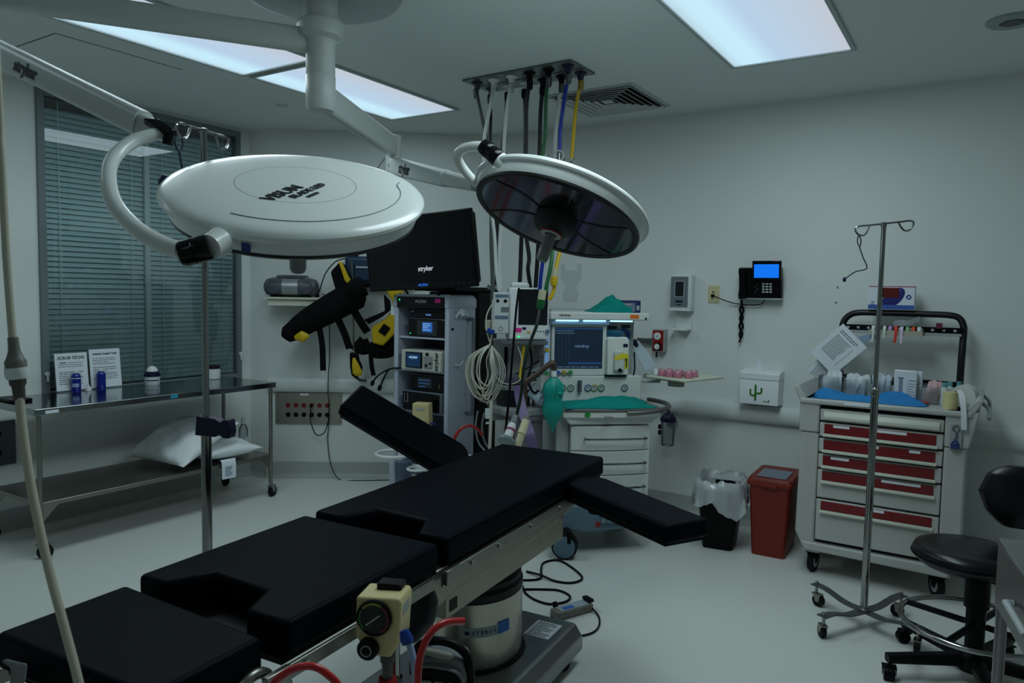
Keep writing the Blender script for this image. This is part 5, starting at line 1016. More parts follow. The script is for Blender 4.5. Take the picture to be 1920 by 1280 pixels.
# linens and boxes on the machine
def crumple(name, mat, x0, x1, y0, y1, z, amp, seed, label, cat, shape=None, n=30, frame_=None, grp=None, wob=1.):
    rnd = random.Random(seed); ph = [rnd.uniform(0, 6.3) for _ in range(8)]; fr = frame_ or MX.Identity(4); b = MB(); b.T = fr
    def fn(u, v):
        h = .5+.5*math.sin(7*u+ph[0]+3.1*math.sin(3*v+ph[1])); h *= .5+.5*math.sin(6*v+ph[2]+2.2*math.sin(4*u+ph[3])); h += .25*abs(math.sin(13*u+9*v+ph[4])); h = (1-wob)*.8+wob*h
        e = min(u, 1-u, v, 1-v)*6; e = min(1, e)**.6; s = shape(u, v) if shape else 1
        return (x0+(x1-x0)*(u+.03*math.sin(9*v+ph[5])), y0+(y1-y0)*(v+.05*math.sin(8*u+ph[6])), z+.004+amp*h*e*s)
    b.grid(fn, n, n, .003); b.T = MX.Identity(4)
    return solo(name, b, mat, label, cat, grp, ang=70)
crumple('surgical_towel', teal, -.345, .215, .06, .30, .8585, .085, 3, 'teal surgical towel spread over the machine worktop', 'towel', lambda u, v: .3+.9*math.exp(-((u-.6)/.3)**2)*(.3+.7*v), 40, AMX, wob=.55)
crumple('surgical_towel', teal, -.115, .125, .28, .5, 1.418, .125, 8, 'crumpled teal cloth on the top shelf of the machine, beside the glove box', 'towel', lambda u, v: max(.1, min(1, 2.2*u) if u < .45 else 1-.35*(u-.45)), 36, AMX, wob=.45)
t = thing('glove_box', 'grey and blue glove box on the top shelf of the anesthesia machine', 'glove box', mat=AMX @ MX.Translation((.12, .30, 1.419)) @ MX.Rotation(R(-4), 4, 'Z'))
part('carton', MB().bx(-.065, .065, 0, .11, 0, .075), M('carton blue', '1c2a5c', .5), t, bev=.002); part('panel', MB().bx(-.06, .03, -.001, .0, .004, .06), M('carton grey', '6f7a88', .5), t)
b = MB(); bars(b, (-.05, -.0012, .05), (1, 0, 0), (0, 0, 1), (0, -1, 0), 2, .06, .03, .008, 5); b.box(.048, -.001, .03, .018, .001, .028); part('print', b, lgrey, t)
# things right of the machine, on the back wall
t = thing('wall_gauge', 'small red faced gas regulator on the wall right of the machine', 'regulator', (-1.945, 4.97, 1.13))
part('housing', MB().bx(-.045, .045, -.07, -.001, 0, .16), lgrey, t, bev=.004); part('face', MB().bx(-.04, .04, -.0725, -.07, .008, .152), red_p, t, bev=.001); part('bar', MB().bx(-.17, -.045, -.05, -.02, .055, .09), M('rail steel', '5e6262', .4, .6), t, bev=.002)
part('dial', MB().lathe([(.026, 0), (.026, .006), (.022, .008), (0, .007)], (-.004, -.0725, .112), (0, -1, 0), 28), white_p, t); part('needle', MB().box(-.004, -.081, .112, .022, .001, .003, 0, 0, R(-50)), ink, t); part('knob', MB().lathe([(.028, 0), (.028, .02), (.024, .026), (0, .027)], (.004, -.0725, .04), (0, -1, 0), 28), black, t); part('knob_cap', MB().lathe([(.02, .0272), (0, .028)], (.004, -.0725, .04), (0, -1, 0), 24), white_p, t); part('stem', MB().cyl((-.02, -.04, -.04), (-.02, -.04, 0), .006), black, t)
b = MB(); q0, q1 = P(1190, 642, 4.75), P(1221, 692, 4.75); dd = (q1-q0); sd_ = V((.84, .54, 0)).cross(V((0, 0, 1))); sd_ = dd.cross(sd_).normalized()
b.ribbon([q0, q0+dd*.25, q0+dd*.6, q1], sd_, lambda u: .055+.03*u, .012, k=5); t = solo('clear_pouch', b, M('pouch film', 'c4d4dc', .3, ns=25, na=.12, bump=.3), 'long clear sterile pouch hanging at an angle below the red wall regulator', 'pouch', bev=.003)
b = MB(); b.lathe([(.016, -.02), (.018, 0), (.012, .03)], q0, dd, 16); b.b.transform(MX.Translation(-t.location)); part('blue_tip', b, navy, t)
b = MB(); b.tube([P(1189, 660, 4.6), P(1190, 690, 4.6), P(1187, 706, 4.6)], .006, 8, k=3); solo('blue_cord_drop', b, navy, 'short navy strap hanging right of the vaporizer', 'strap')
t = thing('side_tray', 'pale fold out tray shelf between the machine and the tissue box, holding pink packs', 'tray', (-1.585, 4.40, 1.0), R(-18))
part('tray_top', MB().bx(-.15, .16, -.165, .22, .016, .03), M('tray cream', 'ccd0bc', .45), t, bev=.004); part('hinge', MB().cyl((-.06, .0, -.04), (-.06, .0, .016), .035), lgrey, t, bev=.004); part('bracket', MB().bx(-.01, .05, -.08, -.03, -.03, .016), M('bracket grey', '8c8f86', .45), t, bev=.003); part('arm', MB().bx(-.3, -.06, -.01, .02, -.012, .016), lgrey, t, bev=.003)
pk = M_clear('pink pack film', 'e79ab0', 1, .5, .12); pk2 = M('pink cap', 'd0668a', .4)
tm = WM[t.name]
for i, (x, y) in enumerate(((-.07, -.10), (-.01, -.105), (.05, -.1), (.10, -.06), (-.08, -.02), (.0, -.02), (.07, .03))):
    o = thing('pink_pack', 'pink capped clear pack, one of the row standing on the cream tray', 'pack', tm @ V((x, y, .0305)), R(-18+i*23), 'pink packs on the tray') if i == 0 else None
    if i == 0:
        pk_root = o; part('film', MB().lathe([(.026, 0), (.028, .003), (.026, .035), (.02, .042)], n=20), pk, o); part('cap', MB().lathe([(.012, .004), (.014, .01), (.012, .03), (0, .031)], n=16), pk2, o)
    else: copy_tree(pk_root, tm @ V((x, y, .0305)), R(-18+i*23))
crumple('clear_film_bag', M('film bag', 'c9d3d6', .25, ns=30, na=.1), -.06, .05, -.04, .04, 0, .035, 12, 'crumpled clear film bag at the left end of the cream tray', 'bag', None, 14, tm @ MX.Translation((-.1, -.07, .0305)))
t = thing('suction_jar', 'clear suction jar with a navy lid on the wall behind the machine', 'suction jar', (-1.835, 4.86, .485))
part('jar', MB().lathe([(.042, 0), (.046, .006), (.05, .165), (.052, .17)], n=32), M_clear('jar clear', 'c3cdce', 1, .18, .05), t); part('lid', MB().lathe([(.054, .168), (.056, .175), (.054, .195), (.03, .225), (.012, .235), (.01, .25), (0, .25)], n=32), navy, t); part('holder', MB().bx(-.03, .03, .05, .109, .12, .16), lgrey, t); part('valve', MB().cyl((-.06, 0, .11), (-.06, 0, .14), .012).cyl((-.06, 0, .07), (-.06, 0, .1), .012), black, t)
b = MB(); b.prism([(-.09, .09), (-.05, .09), (-.05, .04), (.05, .04), (.05, .09), (.09, .09), (.09, -.02), (.04, -.09), (.07, -.13), (.055, -.2), (-.06, -.2), (-.07, -.12), (-.035, -.08), (-.09, -.02)], (-2.69, 4.9695, 1.665), (1, 0, 0), (0, 0, 1), (0, -.0008, 0)); solo('wall_stain', b, M('old glue mark', 'c9cfcb', .6), 'faint grey mark left by a removed holder on the back wall above the machine', 'wall mark')
# ================================================================ back wall fittings, right of the machine
t = thing('soap_dispenser', 'white and grey sanitizer dispenser with a drip tray on the back wall', 'dispenser', (-1.785, 4.97, 1.285))
part('back_plate', MB().bx(-.06, .06, -.012, -.001, 0, .39), white_p, t, bev=.004); part('housing', MB().bx(-.075, .078, -.095, -.012, .15, .39), white_p, t, bev=.014, seg=3)
part('front_panel', MB().bx(-.068, .055, -.0975, -.09, .165, .375), M('dispenser grey', '6d777c', .4), t, bev=.003); part('window_rim', MB().bx(-.04, .03, -.099, -.097, .235, .345), lgrey, t); part('window', MB().bx(-.034, .024, -.1005, -.0985, .24, .34), M('dispenser window', '1c2226', .15), t)
b = MB(); b.bx(-.03, .02, -.099, -.0975, .197, .212); b.bx(-.022, .012, -.099, -.0975, .18, .186); part('print', b, navy, t)
part('nozzle_cover', MB().bx(-.078, .075, -.1, -.012, .138, .155), white_p, t, bev=.004); part('drip_tray', MB().bx(-.06, .055, -.1, -.012, .002, .018), white_p, t, bev=.005)
t = thing('wall_outlet', 'cream wall socket plate with a black cord, left of the telephone', 'outlet', (-1.58, 4.97, 1.485)); part('plate', MB().bx(-.038, .038, -.008, -.001, 0, .118), M('outlet cream', 'cfc79a', .45), t, bev=.003)
part('socket', MB().cyl((-.002, -.008, .072), (-.002, -.010, .072), .006, n=12), black, t); part('plug', MB().cyl((-.002, -.008, .048), (-.002, -.03, .048), .011, n=14), black, t)
t = thing('blank_plate', 'white blank cover plate partly behind the telephone', 'cover plate', (-1.42, 4.97, 1.465)); part('plate', MB().bx(-.055, .055, -.006, -.001, 0, .125), wall_m, t, bev=.002)
b = MB(); b.tube([(-1.582, 4.94, 1.533), (-1.56, 4.93, 1.528), (-1.47, 4.935, 1.495), (-1.38, 4.935, 1.478), (-1.28, 4.935, 1.478), (-1.24, 4.93, 1.495), (-1.225, 4.92, 1.53)], .0035, 8, k=6); solo('phone_cord', b, black, 'black cord sagging from the cream socket to the telephone', 'cord')
t = thing('telephone', 'black wall telephone with a bright blue display and white keys', 'telephone', (-1.255, 4.97, 1.53))
tl = MX.Rotation(R(10), 4, 'X')
b = MB(); b.T = tl; b.bx(-.135, .135, -.075, -.02, 0, .2); b.T = MX.Identity(4); part('body', b, black, t, bev=.008)
part('wall_bracket', MB().bx(-.08, .08, -.04, -.001, .02, .16), black, t)
def tp(x, y, z): return WM[t.name] @ (tl @ V((x, y, z)))
b = MB(); b.T = tl; b.bx(-.137, .137, -.078, -.04, -.006, .006); b.T = MX.Identity(4); part('bottom_edge', b, M('phone silver', 'aab2b8', .3, .5), t, bev=.003)
b = MB(); b.T = tl; b.lathe([(.0, .0), (.024, .004), (.027, .03), (.022, .06), (.02, .1), (.022, .15), (.027, .18), (.024, .205), (0, .21)], (-.108, -.09, .0), (0.02, 0, 1), 20, sx=1, sy=.7); b.T = MX.Identity(4); part('handset', b, black_g, t)
b = MB(); b.T = tl @ MX.Translation((.052, -.1, .13)) @ MX.Rotation(R(-4), 4, 'X'); b.bx(-.09, .09, -.012, .01, 0, .122); b.T = MX.Identity(4); ds = part('display', b, black_g, t, bev=.004)
b = MB(); b.T = tl @ MX.Translation((.052, -.1, .13)) @ MX.Rotation(R(-4), 4, 'X'); b.bx(-.077, .077, -.0135, -.012, .014, .1); b.T = MX.Identity(4); part('display_screen', b, glow('phone blue', '0a74f0', 1.0), ds)
b = MB(); b.T = tl @ MX.Translation((.052, -.1, .13)) @ MX.Rotation(R(-4), 4, 'X'); b.bx(.045, .058, -.0128, -.011, .1205, .124); b.T = MX.Identity(4); part('message_light', b, glow('red lamp', 'd01818', .6), ds)
for r_ in range(4):
    for c_ in range(3):
        b = MB(); b.T = tl; b.box(.025+.0225*c_, -.077, .1-.0175*r_, .015, .005, .009); b.T = MX.Identity(4); part('key', b, M('phone key', 'cfd6d8', .4) if (r_, c_) == (0, 0) else bpy.data.materials['phone key'], t)
b = MB(); b.T = tl; [b.box(-.025+.012*(k % 2), -.0755, .05+.015*k, .006, .003, .004) for k in range(4)]; b.T = MX.Identity(4); part('side_key', b, grey_p, t)
b = MB(); cc = []; n = 150
for i in range(n+1):
    u = i/n; z = 1.525-.27*u if u < .96 else 1.525-.27*.96; a = u*2*PI*26; w2 = .010*math.sin(u*PI*5)*(1 if u > .2 else 0)
    cc.append((-1.378+.002*u+w2+.006*math.cos(a), 4.925+.006*math.sin(a), 1.525-.27*u))
b.tube(cc, .0042, 6); cc2 = [(2*(-1.378+.002*(i/n))-cc[i][0]+.002, cc[i][1]+.004, cc[i][2]-.004) for i in range(30, n+1)]; b.tube(cc2, .0042, 6)
b.tube([(-1.376, 4.925, 1.26), (-1.38, 4.928, 1.24), (-1.386, 4.93, 1.225)], .006, 8); solo('handset_cord', b, black, 'black coiled handset cord hanging twisted below the telephone', 'cord')
t = thing('tissue_box', 'white wall box with a green cactus printed on it, below the telephone', 'tissue dispenser', (-1.225, 4.97, .832))
part('box', MB().prism([(-.122, 0), (-.001, 0), (-.001, .205), (-.11, .195), (-.122, .16)], (-.125, 0, 0), (0, 1, 0), (0, 0, 1), (.25, 0, 0)), M('box white', 'e6eaec', .35), t, bev=.004)
part('lid', MB().prism([(-.126, .162), (-.001, .17), (-.001, .222), (-.105, .215), (-.126, .205)], (-.129, 0, 0), (0, 1, 0), (0, 0, 1), (.258, 0, 0)), M('lid white', 'e6eaec', .35), t, bev=.005)
cg = M('cactus green', '2e7a1e', .6); b = MB()
def cap(pts, r_): b.tube([(x, -.1228, z) for x, z in pts], r_, 6, k=4)
cap([(-.02, .03), (-.02, .13)], .007); cap([(-.02, .06), (-.05, .065), (-.052, .1)], .006); cap([(-.02, .075), (.015, .08), (.017, .112)], .006); part('cactus_print', b, cg, t)
b = MB(); b.tube([(.03, -.1225, .03), (.05, -.1225, .024), (.07, -.1225, .034), (.062, -.1225, .02)], .0025, 6, k=4); part('script_print', b, cg, t)
b = MB(); b.grid(lambda u, v: (-.005+(u-.5)*.1*(1-.25*v*v), -.055+.012*math.sin(5*u), .2+.09*v*(1-.3*abs(2*u-1)**3)), 12, 8, .001, (0, 1, 0)); part('tissue', b, M('tissue', 'e2e8ec', .9), t)
sc = MB(); sc.cyl((-.80, 4.9695, 1.60), (-.80, 4.966, 1.60), .006, n=10); sc2 = MB(); sc2.cyl((-.805, 4.9695, 1.505), (-.805, 4.966, 1.505), .006, n=10)
solo('wall_screw', sc, grey_p, 'upper of two small screws in the bare wall left of the gloves box', 'screw', 'screws in the back wall'); solo('wall_screw', sc2, grey_p, 'lower of two small screws in the bare wall left of the gloves box', 'screw', 'screws in the back wall')
# ================================================================ crash cart
t = KT = thing('supply_cart', 'grey medical cart with red fronted drawers and a black rail frame', 'medical cart', (-.45, 4.25, 0))
kg = M('cart grey', 'b2b4b0', .42); kd = M('cart drawer grey', 'b7b9b4', .42); kr = M('drawer red', '720e15', .4, coat=.2); kp = M('drawer pull', 'c0c3b4', .4); CD = .56
for s in (-1, 1):
    x0, x1 = (-.385, -.292) if s < 0 else (.296, .392)
    part('side_column', MB().prism([(x0, .80), (x1, .80), (x1, .16), (x0+(.03 if s < 0 else 0), .16), (x0-(.01 if s < 0 else 0), .24)] if s < 0 else [(x0, .80), (x1, .80), (x1+.005, .24), (x1-.03, .16), (x0, .16)], (0, -.01, 0), (1, 0, 0), (0, 0, 1), (0, CD, 0)), kg, t, bev=.012, seg=3)
    part('upper_column', MB().prism([(x0-(.01 if s < 0 else 0), .80), (x1+(.012 if s > 0 else 0), .80), (x1+(.05 if s > 0 else 0), .985), (x0-(.012 if s < 0 else 0), .985)], (0, -.018, 0), (1, 0, 0), (0, 0, 1), (0, CD+.01, 0)), kg, t, bev=.01, seg=3)
part('back_panel', MB().bx(-.30, .30, CD-.03, CD-.01, .16, .98), kg, t); part('core', MB().bx(-.292, .296, .03, CD-.03, .165, .955), M('drawer gap', '101112', .7), t)
part('plinth', MB().prism([(-.36, .19), (-.34, .145), (.34, .135), (.37, .19)], (0, -.025, 0), (1, 0, 0), (0, 0, 1), (0, CD, 0)), kg, t, bev=.01, seg=3)
part('top_tray', MB().bx(-.395, .41, -.03, CD, .955, .985), kg, t, bev=.01, seg=3)
b = MB(); b.prism([(-.43, 1.04), (-.41, 1.055), (-.36, .985), (-.395, .965)], (0, -.02, 0), (1, 0, 0), (0, 0, 1), (0, CD, 0)); part('tray_lip', b, kg, t, bev=.006)
b = MB(); b.prism([(.37, .985), (.43, 1.055), (.455, 1.045), (.41, .96)], (0, -.02, 0), (1, 0, 0), (0, 0, 1), (0, CD, 0)); part('tray_lip', b, kg, t, bev=.006)
part('tray_label', MB().box(-.11, -.031, .972, .12, .002, .012), paper, t); part('side_handle', MB().tube([(.44, .05, 1.03), (.475, .05, 1.0), (.48, .06, .95), (.48, .4, .95), (.475, .42, 1.0), (.44, .42, 1.03)], .009, 8, k=3), lgrey, t)
zs = [(.866, .935, 0), (.779, .862, 1), (.693, .775, 1), (.607, .689, 1), (.443, .603, 1), (.207, .439, 1)]
labs = {1: [(-.18, .08), (.06, .14)], 2: [(-.02, .05), (.17, .05)], 3: [(-.18, .09)], 4: [(.06, .07), (.15, .11)], 5: [(.02, .05)]}
for i, (z0, z1, red) in enumerate(zs):
    d = part('drawer', MB().bx(-.289, .293, -.012, .05, z0+.003, z1-.003), kd, t, bev=.006)
    if not red: part('drawer_pull', MB().prism([(-.012, z0+.02), (-.03, z0+.012), (-.03, z0+.03), (-.012, z1-.012)], (-.27, 0, 0), (0, 1, 0), (0, 0, 1), (.545, 0, 0)), kp, d, bev=.003)
    else:
        h = .05 if i < 4 else .047
        part('red_front', MB().bx(-.265, .262, -.0165, -.011, z1-.012-h, z1-.01), kr, d, bev=.002)
        part('drawer_pull', MB().prism([(-.012, z1-.015-h), (-.034, z1-.028-h), (-.034, z1-.018-h), (-.018, z1-.012-h)], (-.27, 0, 0), (0, 1, 0), (0, 0, 1), (.54, 0, 0)), kp, d, bev=.002)
        for x, w_ in labs.get(i, []): part('drawer_label', MB().bx(x-w_/2, x+w_/2, -.0175, -.0162, z1-.026, z1-.012), paper, d)
for sx in (-.31, .31):
    for sy in (.05, .47): 
        part('caster_plate', MB().bx(sx-.045, sx+.045, sy-.045, sy+.045, .128, .146), kg, t, bev=.004); c = caster(t, sx, sy, .064, .03, R(100)+sx, .13, black, rubber); 
        a_ = R(100)+sx; ox, oy = sx+.026*math.cos(a_), sy+.026*math.sin(a_)
        part('wheel_hub', MB().lathe([(.038, -.017), (.038, .017)], (ox, oy, .064), (-math.sin(a_), math.cos(a_), 0), 24), lgrey, c)
part('lock_plate', MB().bx(.318, .372, -.03, -.018, .80, .925), M('lock plate', '9c9ea2', .4), t, bev=.003)
b = MB(); b.torus((.345, -.034, .90), .014, .003, (0, 1, 0), 20, 6); b.tube([(.345, -.034, .886), (.35, -.036, .862), (.34, -.036, .845)], .004, 8); part('lock_chain', b, chrome, t)
part('padlock', MB().bx(.325, .362, -.042, -.026, .80, .828).torus((.344, -.034, .828), .012, .0035, (0, 1, 0), 18, 6), M('padlock blue', '3a4a86', .35, .5), t, bev=.003)
# rail frame
b = MB(); b.tube([(-.285, .55, .98), (-.285, .55, 1.2), (-.29, .57, 1.33), (-.285, .575, 1.385), (-.26, .58, 1.425), (-.21, .58, 1.447), (-.1, .58, 1.45), (.15, .58, 1.45), (.27, .58, 1.447), (.315, .58, 1.43), (.335, .575, 1.39), (.338, .57, 1.34), (.336, .55, 1.2), (.334, .55, .98)], .0185, 12, k=5); part('rail_frame', b, M('frame black', '0c0d0f', .4), t)
b = MB(); b.bx(-.285, .335, .545, .565, 1.345, 1.378).bx(-.285, .335, .545, .565, 1.03, 1.075); part('cross_bar', b, black, t, bev=.002); part('bar_lip', MB().bx(-.28, .33, .53, .55, 1.33, 1.345), lgrey, t, bev=.002)
b = MB(); [b.bx(-.26+.055*k, -.245+.055*k, .5435, .545, 1.355, 1.368) for k in range(11)]; part('bar_slot', b, lgrey, t)
part('maroon_clip', MB().bx(.205, .235, .52, .545, 1.372, 1.402), M('maroon clip', '5e1436', .5), t)
kx = lambda x, y, z: WM[KT.name] @ V((x, y, z))
t = thing('gloves_box', 'white exam glove box with a blue oval, standing on the black rail frame', 'glove box', kx(-.03, .58, 1.4705)); gm = M('carton white', 'd5dce4', .45)
part('carton', MB().bx(-.12, .12, -.04, .04, 0, .135), gm, t, bev=.002); part('red_edge', MB().bx(-.12, .12, -.0415, .04, .132, .1365), M('edge red', 'a03036', .5), t)
b = MB(); b.lathe([(.055, 0), (0, .001)], (.01, -.0405, .068), (0, -1, 0), 36, sx=1.35, sy=.75, cap=False); part('blue_oval', b, M('oval blue', '10186a', .5), t); part('blue_band', MB().bx(-.119, .119, -.0412, -.0402, .003, .028), M('band blue', '3a5aa8', .5), t)
b = MB(); b.torus((.09, -.041, .075), .01, .004, (0, 1, 0), 20, 6); part('round_mark', b, M('mark blue', '2a4f9c', .5), t); b = MB(); bars(b, (-.02, -.041, .115), (1, 0, 0), (0, 0, 1), (0, -1, 0), 1, .08, .02, .01, 4); bars(b, (-.105, -.041, .045), (1, 0, 0), (0, 0, 1), (0, -1, 0), 3, .02, .012, .004, 5); part('print', b, bpy.data.materials['mark blue'], t)
t = thing('label_tray', 'small beige tray of coloured label rolls hooked on the rail frame', 'tray', kx(.01, .47, 1.325)); part('tray', MB().bx(-.13, .13, -.04, .065, 0, .006).bx(-.13, .13, -.046, -.04, 0, .03).bx(-.136, -.13, -.046, .065, 0, .03).bx(.13, .136, -.046, .065, 0, .03), M('tray beige', 'a9a898', .5), t)
tw = WM[t.name]; cols = ['d5d8d0', 'cdd4cc', 'c8d8c8', 'b38ac0', 'd93a24', 'd8c8e4', '8cc08a', 'e0521c', 'd8dcd8']; nm = ['plain white label roll at the left end', 'second white label roll', 'pale green label roll', 'violet label roll', 'bright red label roll', 'lilac label roll', 'green label roll', 'orange label roll', 'white label roll at the right end']
lrt = None
for i, c_ in enumerate(cols):
    x = -.115+.029*i
    r_ = thing('label_roll', nm[i]+' of the beige tray', 'label roll', tw @ V((x, .0, .006)), 0, 'label rolls in the beige tray'); lm = M('label '+str(i), c_, .6)
    part('roll', MB().lathe([(.01, -.009), (.024, -.009), (.024, .009), (.01, .009)], (0, 0, .024), (1, 0, 0), 20, cap=False), lm, r_)
    if i in (0, 1, 2, 4, 5): part('tail', MB().ribbon([(0, -.02, .04), (.0, -.04, .045), (.004, -.054, .03), (.002, -.052, -.01 if i in (1, 2) else -.04 if i == 5 else -.03), (-.004 if i else -.012, -.05, -.02 if i in (1, 2) else -.05 if i == 5 else -.045)], (1, 0, 0), .013, .0008, k=5), lm, r_)
b = MB(); b.grid(lambda u, v: V(kx(.0+.13*u, .44-.02*v, 1.37+.035*u+.035*v*(1-.2*u)+.006*math.sin(8*u))), 10, 4, .002, (0, 1, 0)); solo('packet', b, M('packet white', 'c4cad0', .5), 'white sachet lying across the label rolls in the beige tray', 'packet')
# sheet hung from the frame
def sheet(label, c, size, ang, seed, y, name='hanging_sheet'):
    t = thing(name, label, 'paper', c); m = MX.Rotation(R(ang), 4, 'Y'); w_, h_ = size
    b = MB(); b.T = m; b.bx(-w_/2, w_/2, 0, .002, -h_/2, h_/2); b.T = MX.Identity(4); part('sheet', b, paper, t)
    b = MB(); uu, vv = m.to_3x3() @ V((1, 0, 0)), m.to_3x3() @ V((0, 0, 1)); bars(b, m @ V((-w_*.38, -.0006, h_*.38)), uu, vv, (0, -1, 0), 2, w_*.7, .012, .005, seed); bars(b, m @ V((-w_*.36, -.0006, h_*.24)), uu, vv, (0, -1, 0), 12, w_*.55, .011, .004, seed+1); b.box(*(m @ V((w_*.3, -.0006, -h_*.05))), .0015, .0008, h_*.55, 0, 0, R(ang)); part('print', b, M('print grey', '69727a', .6) if 'print grey' not in bpy.data.materials else bpy.data.materials['print grey'], t); return t
sheet('printed sheet in a clear sleeve hanging askew at the left of the rail frame', (-.738, 4.70, 1.228), (.19, .25), 45, 5, 4.7); sheet('second sheet half hidden behind the skewed printed sheet', (-.80, 4.74, 1.11), (.15, .16), 38, 15, 4.74)
b = MB(); b.ribbon([(-.70, 4.72, 1.25), (-.6, 4.74, 1.3), (-.54, 4.75, 1.32)], (0, 0, 1), .04, .002); solo('blue_sleeve', b, M('sleeve blue', '8fa9c4', .4), 'pale blue plastic sleeve edge behind the skewed printed sheet', 'sleeve')
# packs and bins on the cart top
pkm = M('pack white', 'e6edf0', .5, ns=30, na=.12); clr = M_clear('bin clear', 'e4ecf0', 1, .07, .06)
def pack_bin(x, y, w_, h_, label, n, seed, mat=None, tilt=.2, pink=False):
    t = thing('pack_bin', label, 'bin', kx(x, y, .9855), R(-3)); d = .10; b = MB()
    for q in ((-w_/2, -w_/2+.003, -d/2, d/2), (w_/2-.003, w_/2, -d/2, d/2), (-w_/2, w_/2, -d/2, -d/2+.003), (-w_/2, w_/2, d/2-.003, d/2)): b.bx(*q, 0, h_)
    b.bx(-w_/2, w_/2, -d/2, d/2, 0, .003); part('bin', b, clr, t); rnd = random.Random(seed); wm_ = WM[t.name]
    for k in range(n):
        xx = rnd.uniform(-w_/2+.03, w_/2-.03); yy = -d/2+.015+(d-.03)*k/n; hh = h_*rnd.uniform(.95, 1.3)
        b = MB(); a = rnd.uniform(-tilt, tilt); b.T = wm_ @ MX.Translation((xx, yy, .006)) @ MX.Rotation(a, 4, 'Y') @ MX.Rotation(rnd.uniform(-.3, .3), 4, 'Z'); s_ = rnd.uniform(.016, .024)
        b.grid(lambda u, v: ((u-.5)*2*s_, .003*math.sin(6*u+seed+k)+.002*math.sin(9*v), v*hh*(1-.12*abs(2*u-1))), 5, 6, .002, (0, 1, 0)); b.T = MX.Identity(4)
        o = solo('sterile_pack', b, mat or pkm, 'sterile pack standing among the others in '+label.split(',')[0].replace('clear bin', 'the clear bin').replace('pink bin', 'the pink bin'), 'pack', 'packs in '+label.split(',')[0])
    return t
pack_bin(-.27, .2, .125, .11, 'clear bin of tall white packs, first from the left on the cart top', 10, 2)
pack_bin(-.145, .19, .11, .105, 'clear bin of white crumpled packs, second from the left on the cart top', 12, 3, tilt=.5)
pack_bin(-.025, .2, .12, .11, 'clear bin of bluish packs, behind the right drip pole', 10, 4, M('pack bluish', 'cfdde8', .45, ns=25, na=.12))
pack_bin(.215, .2, .12, .10, 'pink bin of pale pink packs, fourth on the cart top', 9, 6, M('pack pink', 'ecc4c4', .5, ns=25, na=.1), tilt=.45)
t = thing('syringe_pack', 'tall white pack printed with a syringe, standing upright on the cart top', 'pack', kx(.097, .17, .9855), R(-4)); part('film', MB().bx(-.055, .055, -.012, .012, 0, .17), M('syringe film', 'd2dae0', .35), t, bev=.006); b = MB(); b.bx(-.03, -.012, -.0135, -.012, .04, .13); b.bx(-.035, -.007, -.0135, -.012, .125, .132); b.bx(.015, .05, -.0135, -.012, .115, .119); part('print', b, M('syringe print', '7d8fa4', .5), t); b = MB(); bars(b, (.01, -.0128, .1), (1, 0, 0), (0, 0, 1), (0, -1, 0), 6, .04, .014, .003, 3); part('print_lines', b, bpy.data.materials['syringe print'], t)
t = thing('syringe_pack', 'second white syringe pack leaning just behind the printed upright pack', 'pack', kx(.13, .21, .9855), R(-10)); part('film', MB().bx(-.045, .045, -.01, .01, 0, .165), bpy.data.materials['syringe film'], t, bev=.005)
crumple('blue_wrap', M('blue wrap', '1a78b8', .75, ns=40, na=.08, bump=.15), -.33, .2, .0, .16, .9855, .06, 21, 'folded blue sterile wrap laid along the front of the cart top', 'wrap', lambda u, v: .35+.65*math.sin(3.1*v), 34, WM[KT.name])
t = thing('tape_roll', 'cream tape roll standing at the right front of the cart top', 'tape roll', kx(.31, .045, .9855)); part('roll', MB().lathe([(.022, 0), (.034, 0), (.034, .085), (.022, .085)], n=28), M('tape cream', 'd5cb94', .6), t); part('core', MB().lathe([(.0225, .001), (.0225, .084)], n=24, cap=False), M('tape core', '8a8263', .7), t)
t = thing('tape_roll', 'wide white tape roll lying on its side behind the cream tape roll', 'tape roll', kx(.37, .16, .9855)); part('roll', MB().lathe([(.02, -.03), (.058, -.03), (.058, .03), (.02, .03)], (0, 0, .0585), (.3, 1, 0), 32), M('tape white', 'ccd0c8', .6), t)
b = MB(); b.ribbon([kx(.335, .08, 1.07), kx(.345, .03, 1.085), kx(.36, -.02, 1.06), kx(.372, -.045, .99), kx(.378, -.05, .90)], (1, .1, 0), .024, .001, k=6); solo('tape_strip', b, M('strip white', 'd8dcdc', .6), 'loose white strap hanging over the right front edge of the cart top', 'strap')
for i, (x, y, z, rx) in enumerate(((.28, .13, 0, 0), (.30, .2, 0, 1.0), (.34, .24, .0, .5))):
    t = thing('small_vial', 'small white capped vial in the clutter behind the cream tape roll', 'vial', kx(x, y, .9855), rx, 'vials behind the tape rolls') if i == 0 else t
    if i == 0: part('body', MB().lathe([(.016, 0), (.017, .004), (.017, .09), (.01, .1)], n=20), M('vial white', 'c4cccc', .4), t); part('cap', MB().lathe([(.012, .1), (.012, .122), (0, .123)], n=16), M('vial teal', '5fa0a8', .4), t); v0 = t
    else: copy_tree(v0, kx(x, y, .9855), rx)
solo('orange_puck', MB().lathe([(0, 0), (.03, .002), (.032, .012), (.02, .018), (0, .019)], kx(.185, .1, .9865), n=24), M('puck orange', '9a3a12', .4), 'small orange disc on the cart top in front of the pink bin', 'disc')
